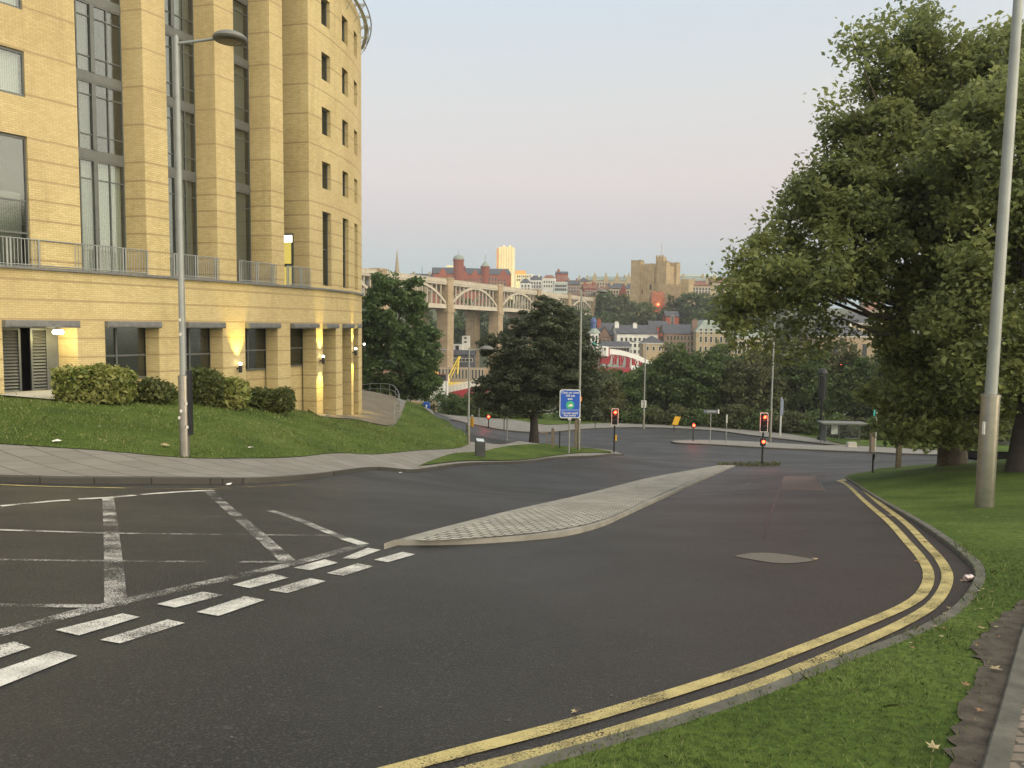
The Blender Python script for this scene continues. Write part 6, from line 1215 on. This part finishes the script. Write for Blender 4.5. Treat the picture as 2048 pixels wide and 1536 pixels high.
# high level bridge: double-deck iron arches on stone piers
BR = empty('viaduct', (-19.5, 237, -17), 'double-deck arched iron viaduct on tall stone piers across the river', 'bridge')
u = Vector((math.sin(R(22.8)), math.cos(R(22.8)), 0)); v = Vector((-u.y, u.x, 0)); L_ = 38.1; zb = 7.0 + 17; zt = 14.8 + 17
def bo(m, s0, s1, o0, o1, z0, z1): m.obox((0, 0, 0), u, v, Z, (s0, s1), (o0, o1), (z0, z1))
for i in range(-4, 6):
    s = i * L_; big = 2.2
    for o_, nm in ((0, 'pier'), (9, 'pier')): m = MB(); bo(m, s - 2.0, s + 2.0, o_ - .5, o_ + 3.2, 0, zb - .4); bo(m, s - 2.5, s + 2.5, o_ - .9, o_ + 3.6, 0, 3); bo(m, s - 2.3, s + 2.3, o_ - .8, o_ + 3.5, zb - 1.6, zb - .4); m.build(nm, M['pierstone'], BR)
    m = MB(); bo(m, s - 1.8, s + 1.8, -.55, 2.4, zb - .35, zt + .7); bo(m, s - 2.0, s + 2.0, -.65, 2.6, zt + .7, zt + 1.2); m.build('pier_tower', M['pierstone'], BR)
    n = 14; a0, a1 = s + 2.1, s + L_ - 2.1
    for side_ in (0.0, 11.6):
        m = MB()
        for k in range(n):
            q0, q1 = k / n, (k + 1) / n; f = lambda q: zb + 1.2 + (zt - 2.4 - zb) * (1 - (2 * q - 1) ** 2)
            P = [u * (a0 + (a1 - a0) * q_) + v * (side_ + w_) + Z * (f(q_) + e) for q_ in (q0, q1) for w_ in (0, .8) for e in (-.38, .38)]
            b_ = len(m.v); m.v += [tuple(p) for p in P]
            for fc in ((0, 4, 5, 1), (2, 3, 7, 6), (1, 5, 7, 3), (0, 2, 6, 4)): m.f.append(tuple(b_ + x for x in fc)); m.uv.append(((0, 0),) * 4)
        m.build('arch', M['bridge'], BR)
    for side_ in (.2, 11.8):
        m = MB()
        for k in range(1, 12): sx_ = a0 + (a1 - a0) * k / 12; bo(m, sx_ - .2, sx_ + .2, side_, side_ + .35, zb + .9, zt - .9)
        m.build('hangers', M['bridge'], BR)
    m = MB()
    for side_ in (0, 11.7): bo(m, s, s + L_, side_, side_ + .5, zb - .3, zb + .9); bo(m, s, s + L_, side_ - .15, side_ + .6, zb - .42, zb - .2)
    bo(m, s, s + L_, .5, 11.7, zb, zb + .4); m.build('road_deck', M['bridge'], BR)
    m = MB()
    bo(m, s, s + L_, -.1, 12.2, zt - 1.1, zt - .3); bo(m, s, s + L_, -.25, .15, zt - .5, zt - .2); bo(m, s, s + L_, -.1, .1, zt + .55, zt + .7)
    for k in range(20): bo(m, s + k * L_ / 20, s + k * L_ / 20 + .35, -.12, .12, zt - .3, zt + .7)
    m.build('rail_deck', M['bridge'], BR); m = MB(); bo(m, s, s + L_, -.03, .03, zt - .3, zt + .56); m.build('parapet', M['bridge'], BR)
# swing bridge: white arch and pink-red underframe, cabin with a blue cupola
d = 246
def arc(mb, pts, w, h, y0, y1):
    for a, b in zip(pts, pts[1:]): 
        A, B = at(*a, d), at(*b, d); n = len(mb.v)
        for P_ in (A, B):
            for yy in (y0, y1):
                for zz in (-h, h): mb.v.append((P_.x, d + yy, P_.z + zz))
        for f in ((0, 4, 6, 2), (1, 3, 7, 5), (0, 1, 5, 4), (2, 6, 7, 3)): mb.f.append(tuple(n + i for i in f)); mb.uv.append(((0, 0),) * 4)
SB = empty('swing_bridge', (0, 0, 0), 'low swing bridge with a white curved top girder and red ironwork', 'bridge')
top = [(1130, 716), (1160, 711), (1190, 705), (1225, 704), (1250, 707), (1275, 715), (1300, 727), (1330, 742)]
for yy in (0, 10): m = MB(); arc(m, top, 1, .75, yy, yy + 1.2); m.build('top_girder', M['white'], SB)
for oy in (.5, 10.5):
    m = MB()
    for k in range(26):
        px = 1160 + k * 6.6; yt = float(np.interp(px, [p[0] for p in top], [p[1] for p in top])); A = at(px, yt, d); B = at(px + 4 * (-1) ** k - 3, yt + 26, d); m.tube([(A.x, d + oy, A.z), (B.x, d + oy, B.z)], .22 if k % 4 else .4, 5)
    m.build('red_ironwork', M['red'], SB)
A = at(1211, 693, d); m = MB(); m.prism([(A.x - 1.3, d - .6), (A.x + 1.3, d - .6), (A.x + 1.3, d + .4), (A.x - 1.3, d + .4)], A.z - 5.5, A.z - .4); m.build('pivot_tower', M['red'], SB)
A = at(1158, 735, d); B = at(1330, 735, d); m = MB(); m.prism([(A.x, d), (B.x, d), (B.x, d + 11), (A.x, d + 11)], A.z - 1.5, A.z - .3); m.build('deck', M['red'], SB); m = MB(); m.prism([(at(1262, 735, d).x, d - .4), (B.x, d - .4), (B.x, d), (at(1262, 735, d).x, d)], at(1270, 739, d).z, at(1270, 731, d).z); m.build('white_fascia', M['white'], SB)
CB = empty('bridge_cabin', at(1184, 703, 244), 'white control cabin with a blue cupola on the swing bridge', 'cabin'); zz = lambda y: at(1184, y, 244).z - CB.location.z; q = 13 / F * 244
m = MB(); m.prism([(-q - 2.6, 0), (q + 3.2, 0), (q + 2.2, 6), (-q - 2, 6)], zz(712), zz(693)); m.build('white_base', M['white'], CB)
for k in range(5): m = MB(); m.prism([(q + .2 + k * .5, -.12), (q + .32 + k * .5, -.12), (q + .32 + k * .5, .1), (q + .2 + k * .5, .1)], zz(711 - k), zz(694)); m.build('timber_rib', M['pinkbrick'], CB)
m = MB(); m.prism([(-q * .2, 1), (q, 1), (q, 4.4), (-q * .2, 4.4)], zz(693), zz(667)); m.build('cabin_wall', M['white'], CB)
for x in (-.1, .45): m = MB(); m.box(q * (x + .12), q * (x + .42), .93, 1.0, zz(683), zz(671)); m.build('window', M['darkpane'], CB)
m = MB(); m.box(q * .1, q * .7, .88, .96, zz(691), zz(684)); m.build('teal_panel', M['teal'], CB)
m = MB(); m.lathe((q * .3, 2.7, zz(667)), [(q * 1.15, 0), (q * 1.1, .3), (q * .55, 1.5), (q * .5, 1.6)], 8); rf = m.build('roof', M['lead'], CB); m = MB(); m.lathe((q * .3, 2.7, zz(657)), [(q * .42, 0), (q * .42, 1.9), (q * .5, 2.0), (q * .45, 2.6), (q * .25, 3.3), (.06, 3.6), (.03, 4.4)], 10); m.build('cupola', M['steelblue'], rf)
m = MB(); m.box(-q * 1.3, -q * .3, 1.0, 1.2, zz(689), zz(683)); m.build('pink_banner', M['pink'], CB)
m = MB(); m.lathe((-q * .9, -.5, zz(701)), [(.1, -.35), (.35, -.15), (.35, .15), (.1, .35)], 10); m.build('lit_globe', emit('globe_yellow', (1, .9, .12), 3), CB)
# left approach span of the swing bridge, crane, white sheds
d = 200; RS = empty('bridge_ramp', at(880, 795, d), 'low red girder span with a cream railing between the slim lamp posts', 'bridge'); O = RS.location
A, B = at(872, 786, d) - O, at(968, 765, d) - O; dirv = (B - A); m = MB(); q = Vector((0, 10, 0))
def slab(m, A, B, z0, z1, y0=0, y1=.5):
    n = len(m.v)
    for P_ in (A, B):
        for yy in (y0, y1):
            for zz_ in (z0, z1): m.v.append((P_.x, P_.y + yy, P_.z + zz_))
    for f in ((0, 4, 6, 2), (1, 3, 7, 5), (0, 1, 5, 4), (2, 6, 7, 3), (0, 2, 3, 1), (4, 5, 7, 6)): m.f.append(tuple(n + i for i in f)); m.uv.append(((0, 0),) * 4)
slab(m, A + dirv * .2, B + dirv * .08, -2.6, -.6, 0, 8); m.build('red_girder', M['red'], RS); m = MB(); slab(m, A, B, 1.0, 1.2); slab(m, A, B, -.6, .9, .1, .2)
for k in range(14): P_ = A + dirv * (k / 13); m.box(P_.x - .08, P_.x + .08, -.1, .3, P_.z - .6, P_.z + 1.3)
m.build('railing', M['winframe'], RS)
for px, lab in ((888, 'near'),): m = MB(); P_ = at(872, 790, d) - O; m.box(P_.x - .4, P_.x + .3, -.1, 3, P_.z - 1, P_.z + 6); m.build('orange_post', M['gold'], RS)
d = 205; CR = empty('crane', at(890, 758, d), 'yellow lattice crane jib bent over the river beside the viaduct pier', 'crane'); O = CR.location; P3 = [at(896, 755, d) - O, at(918, 713, d) - O, at(915, 748, d) - O]
m = MB(); m.tube([P3[0], P3[1]], .2, 6); m.tube([P3[0] + X * .8, P3[1] + X * .4], .14, 6); m.build('jib', M['crane'], CR); m = MB(); m.tube([P3[1], P3[2]], .24, 6); m.build('fly_jib', M['crane'], CR); m = MB(); m.tube([P3[0] - Z * 3, P3[0]], .5, 6); m.box(P3[0].x - 1, P3[0].x + 6, -1, 2, P3[0].z - 3, P3[0].z - 1.4); m.build('body', M['crane'], CR)
city('white_shed', 'tall white shed between the viaduct piers', 924, 938, 672, 262, 'whitewall', 8, 0, None, 0, zb=-15, rows=(676, 684), ncol=1, ww=.8, wh=.6, cornice=False)
city('white_shed', 'low white shed beside the tall white one between the piers', 904, 925, 689, 258, 'whitewall', 8, 0, None, 0, zb=-15, rows=(697,), ncol=1, ww=1.2, wh=2, cornice=False)
city('dark_quay_building', 'dark grey quay building below the white sheds', 900, 948, 712, 250, 'slate', 10, 0, 'gable', 1.5, 'slate', zb=-16, rows=(720,), ncol=6, ww=1, wh=1, cornice=False)
city('quay_wall_building', 'long grey quay wall with posts above the red girder span', 870, 975, 737, 215, 'pierstone', 6, 0, None, 0, zb=-20, cornice=False, rows=(748,), ncol=14, ww=.4, wh=2.6, win='paleconc')
city('red_white_shopfront', 'low red and white shopfront glimpsed right of the ash tree', 858, 894, 752, 190, 'whitewall', 5, 0, None, 0, zb=-20, rows=(755,), ncol=4, ww=1.6, wh=1.4, win='red', cornice=False)
r = city('lit_cafe', 'low building with warm lit windows at the foot of the ash tree', 755, 800, 738, 150, 'pinkbrick', 6, 0, 'gable', 2, 'slate', zb=-14, cornice=False)
for x in (-1.6, -1.0, .4): m = MB(); m.box(x, x + .35, -.15, -.05, 4.5, 5.3); m.build('lit_window', M['warm_on'], r)
r = city('tan_quay_wall', 'low tan brick wall beyond the top of the side road', 812, 872, 803, 110, 'sand', 1, 0, None, 0, zb=-14, cornice=False)
# lights on the hillside
def glow(px, py, d, rad, mt, label, cat='lamp'):
    c = at(px, py, d); g = max(-15, float(valley(0, d)) if d > 110 else H(c.x, d)); r = empty('distant_lamp', (c.x, d, g), label, cat, 'small lights in the distance'); m = MB(); m.tube([(0, 0, -1), (0, 0, max(.5, c.z - g))], .12, 6); m.build('post', M['dark'], r)
    m = MB(); m.lathe((0, -.3, c.z - g), [(.01, -rad), (rad * .8, -rad * .5), (rad, 0), (rad * .8, rad * .5), (.01, rad)], 10); m.build('lamp_head', M[mt], r)
glow(1316, 609, 380, .75, 'red_on', 'bright red light in front of the crumbling brick wall'); glow(1278, 629, 350, .5, 'amber_on', 'small yellow light among the trees left of the red one'); glow(1253, 592, 400, .45, 'amber_on', 'small yellow light at the foot of the pointed brick gable')
glow(1679, 732, 255, .8, 'red_on', 'red light in front of the arched hall'); glow(1694, 729, 255, .5, 'amber_on', 'yellow light beside the red one at the arched hall'); glow(1368, 604, 400, .4, 'amber_on', 'tiny amber light right of the forebuilding'); glow(1415, 718, 270, .35, 'amber_on', 'tiny amber light below the pale yellow hall')
# white van glimpsed by the arched hall
c = at(1661, 748, 250); r = empty('parked_van', (c.x, 250, c.z - 1.2), 'white van glimpsed through leaves in front of the arched hall', 'van'); m = MB(); m.prism([(-2.4, 0), (2.4, 0), (2.4, 1.9), (-2.4, 1.9)], .4, 1.5); m.prism([(-2.4, .1), (1.2, .1), (1.2, 1.8), (-2.4, 1.8)], 1.5, 2.3); m.build('body', M['white'], r, bevel=.15); m = MB(); m.box(.2, 1.1, .0, .12, 1.5, 2.1); m.build('window', M['darkpane'], r)
for x in (-1.5, 1.5): m = MB(); m.lathe((0, 0, 0), [(.36, -.1), (.36, .1)], 14); o = m.build('wheel', M['black'], r); o.rotation_euler = (R(90), 0, 0); o.location = (x, 0, .36)
# trees on the castle hillside
hill = [(1150, 620, 400, 7, 6, 'dull'), (1185, 618, 385, 7, 6, 'far'), (1213, 612, 380, 8, 7, 'mid'), (1240, 622, 372, 8, 7, 'far'), (1264, 628, 368, 6, 6, 'far'), (1290, 628, 375, 5, 5, 'mid'), (1330, 640, 365, 5, 4, 'dull'), (1352, 620, 382, 5, 6, 'dull'), (1385, 612, 375, 7, 7, 'mid'), (1410, 616, 380, 8, 7, 'far'), (1440, 612, 370, 8, 7, 'mid'), (1475, 620, 372, 8, 7, 'mid'),
        (1160, 648, 350, 6, 6, 'mid'), (1210, 645, 345, 6, 5, 'mid'), (1250, 648, 345, 6, 5, 'far'), (1290, 648, 342, 6, 5, 'dull'), (1395, 642, 345, 6, 5, 'mid'), (1440, 640, 345, 6, 5, 'mid'), (915, 650, 330, 7, 7, 'mid'), (940, 640, 345, 6, 8, 'mid'), (925, 665, 310, 5, 5, 'mid'), (970, 640, 340, 7, 7, 'mid'), (1010, 630, 360, 8, 7, 'mid'), (1070, 625, 380, 8, 7, 'mid'), (1115, 625, 380, 8, 7, 'mid'), (860, 645, 340, 7, 7, 'mid'), (1500, 640, 345, 7, 7, 'mid'), (1560, 640, 350, 8, 8, 'mid'), (1620, 640, 350, 8, 8, 'far')]
hl = ['left of the grey lamp post head, above the cherry tree', 'at the left end of the castle slope', 'below the brown-tiled house', 'in the middle of the slope, broad and light', 'left of the keep foot', 'against the left foot of the keep', 'below the red light', 'at the foot of the forebuilding', 'right of the forebuilding', 'below the tan stone range', 'against the plane tree leaves, upper slope', 'behind the plane tree leaves, upper slope',
      'low on the slope behind the white cabin', 'low on the slope above the dark brick gable', 'low on the slope above the white building roof', 'brownish, low on the slope below the red light', 'low on the slope behind the slate-roofed house', 'low on the slope behind the yellow hall', 'between the viaduct piers, left', 'between the viaduct piers, tall', 'above the white sheds', 'behind the rear viaduct pier', 'right of the viaduct pier', 'behind the top of the cherry tree', 'behind the viaduct hangers, right', 'behind the left viaduct pier', 'behind the plane leaves, low slope', 'deep behind the plane leaves', 'farthest right behind the plane leaves']
for i, ((px, py, d, a, b, lf), lb) in enumerate(zip(hill, hl)):
    c = at(px, py, d); g = float(valley(0, d)); b2_ = max(2.5, (c.z + b - g) / 2); cc = Vector((c.x, d, g + b2_))
    tree('hillside tree ' + lb, (c.x, d, g - .5), b2_ * 2, [(cc, (a, a * .8, b2_)), (cc + Vector((a * .5, 0, -b2_ * .2)), (a * .6, a * .5, b2_ * .7)), (cc + Vector((-a * .5, 0, -b2_ * .1)), (a * .6, a * .5, b2_ * .7))], lf, 1.1, 70, 34, 1.9, .4, seed=300 + i, group='trees on the castle hillside', nl=5, name='hillside_tree', bark='bark2', shell=.6)

# ------------------------------------------------------------------ thin dawn haze over the valley
t = NT('haze'); t.t.nodes.remove(t.b); v_ = t.n('VolumePrincipled'); v_.inputs['Color'].default_value = (.86, .90, .95, 1); v_.inputs['Density'].default_value = .00030; v_.inputs['Anisotropy'].default_value = .2
t.l(v_.outputs[0], t.out.inputs['Volume']); m = MB(); m.box(-900, 900, -60, 1180, -22, 140); hz = m.build('haze', t.m); hz['kind'] = 'stuff'; hz['label'] = 'thin pale dawn haze over the river valley'
SC.cycles.volume_bounces = 0
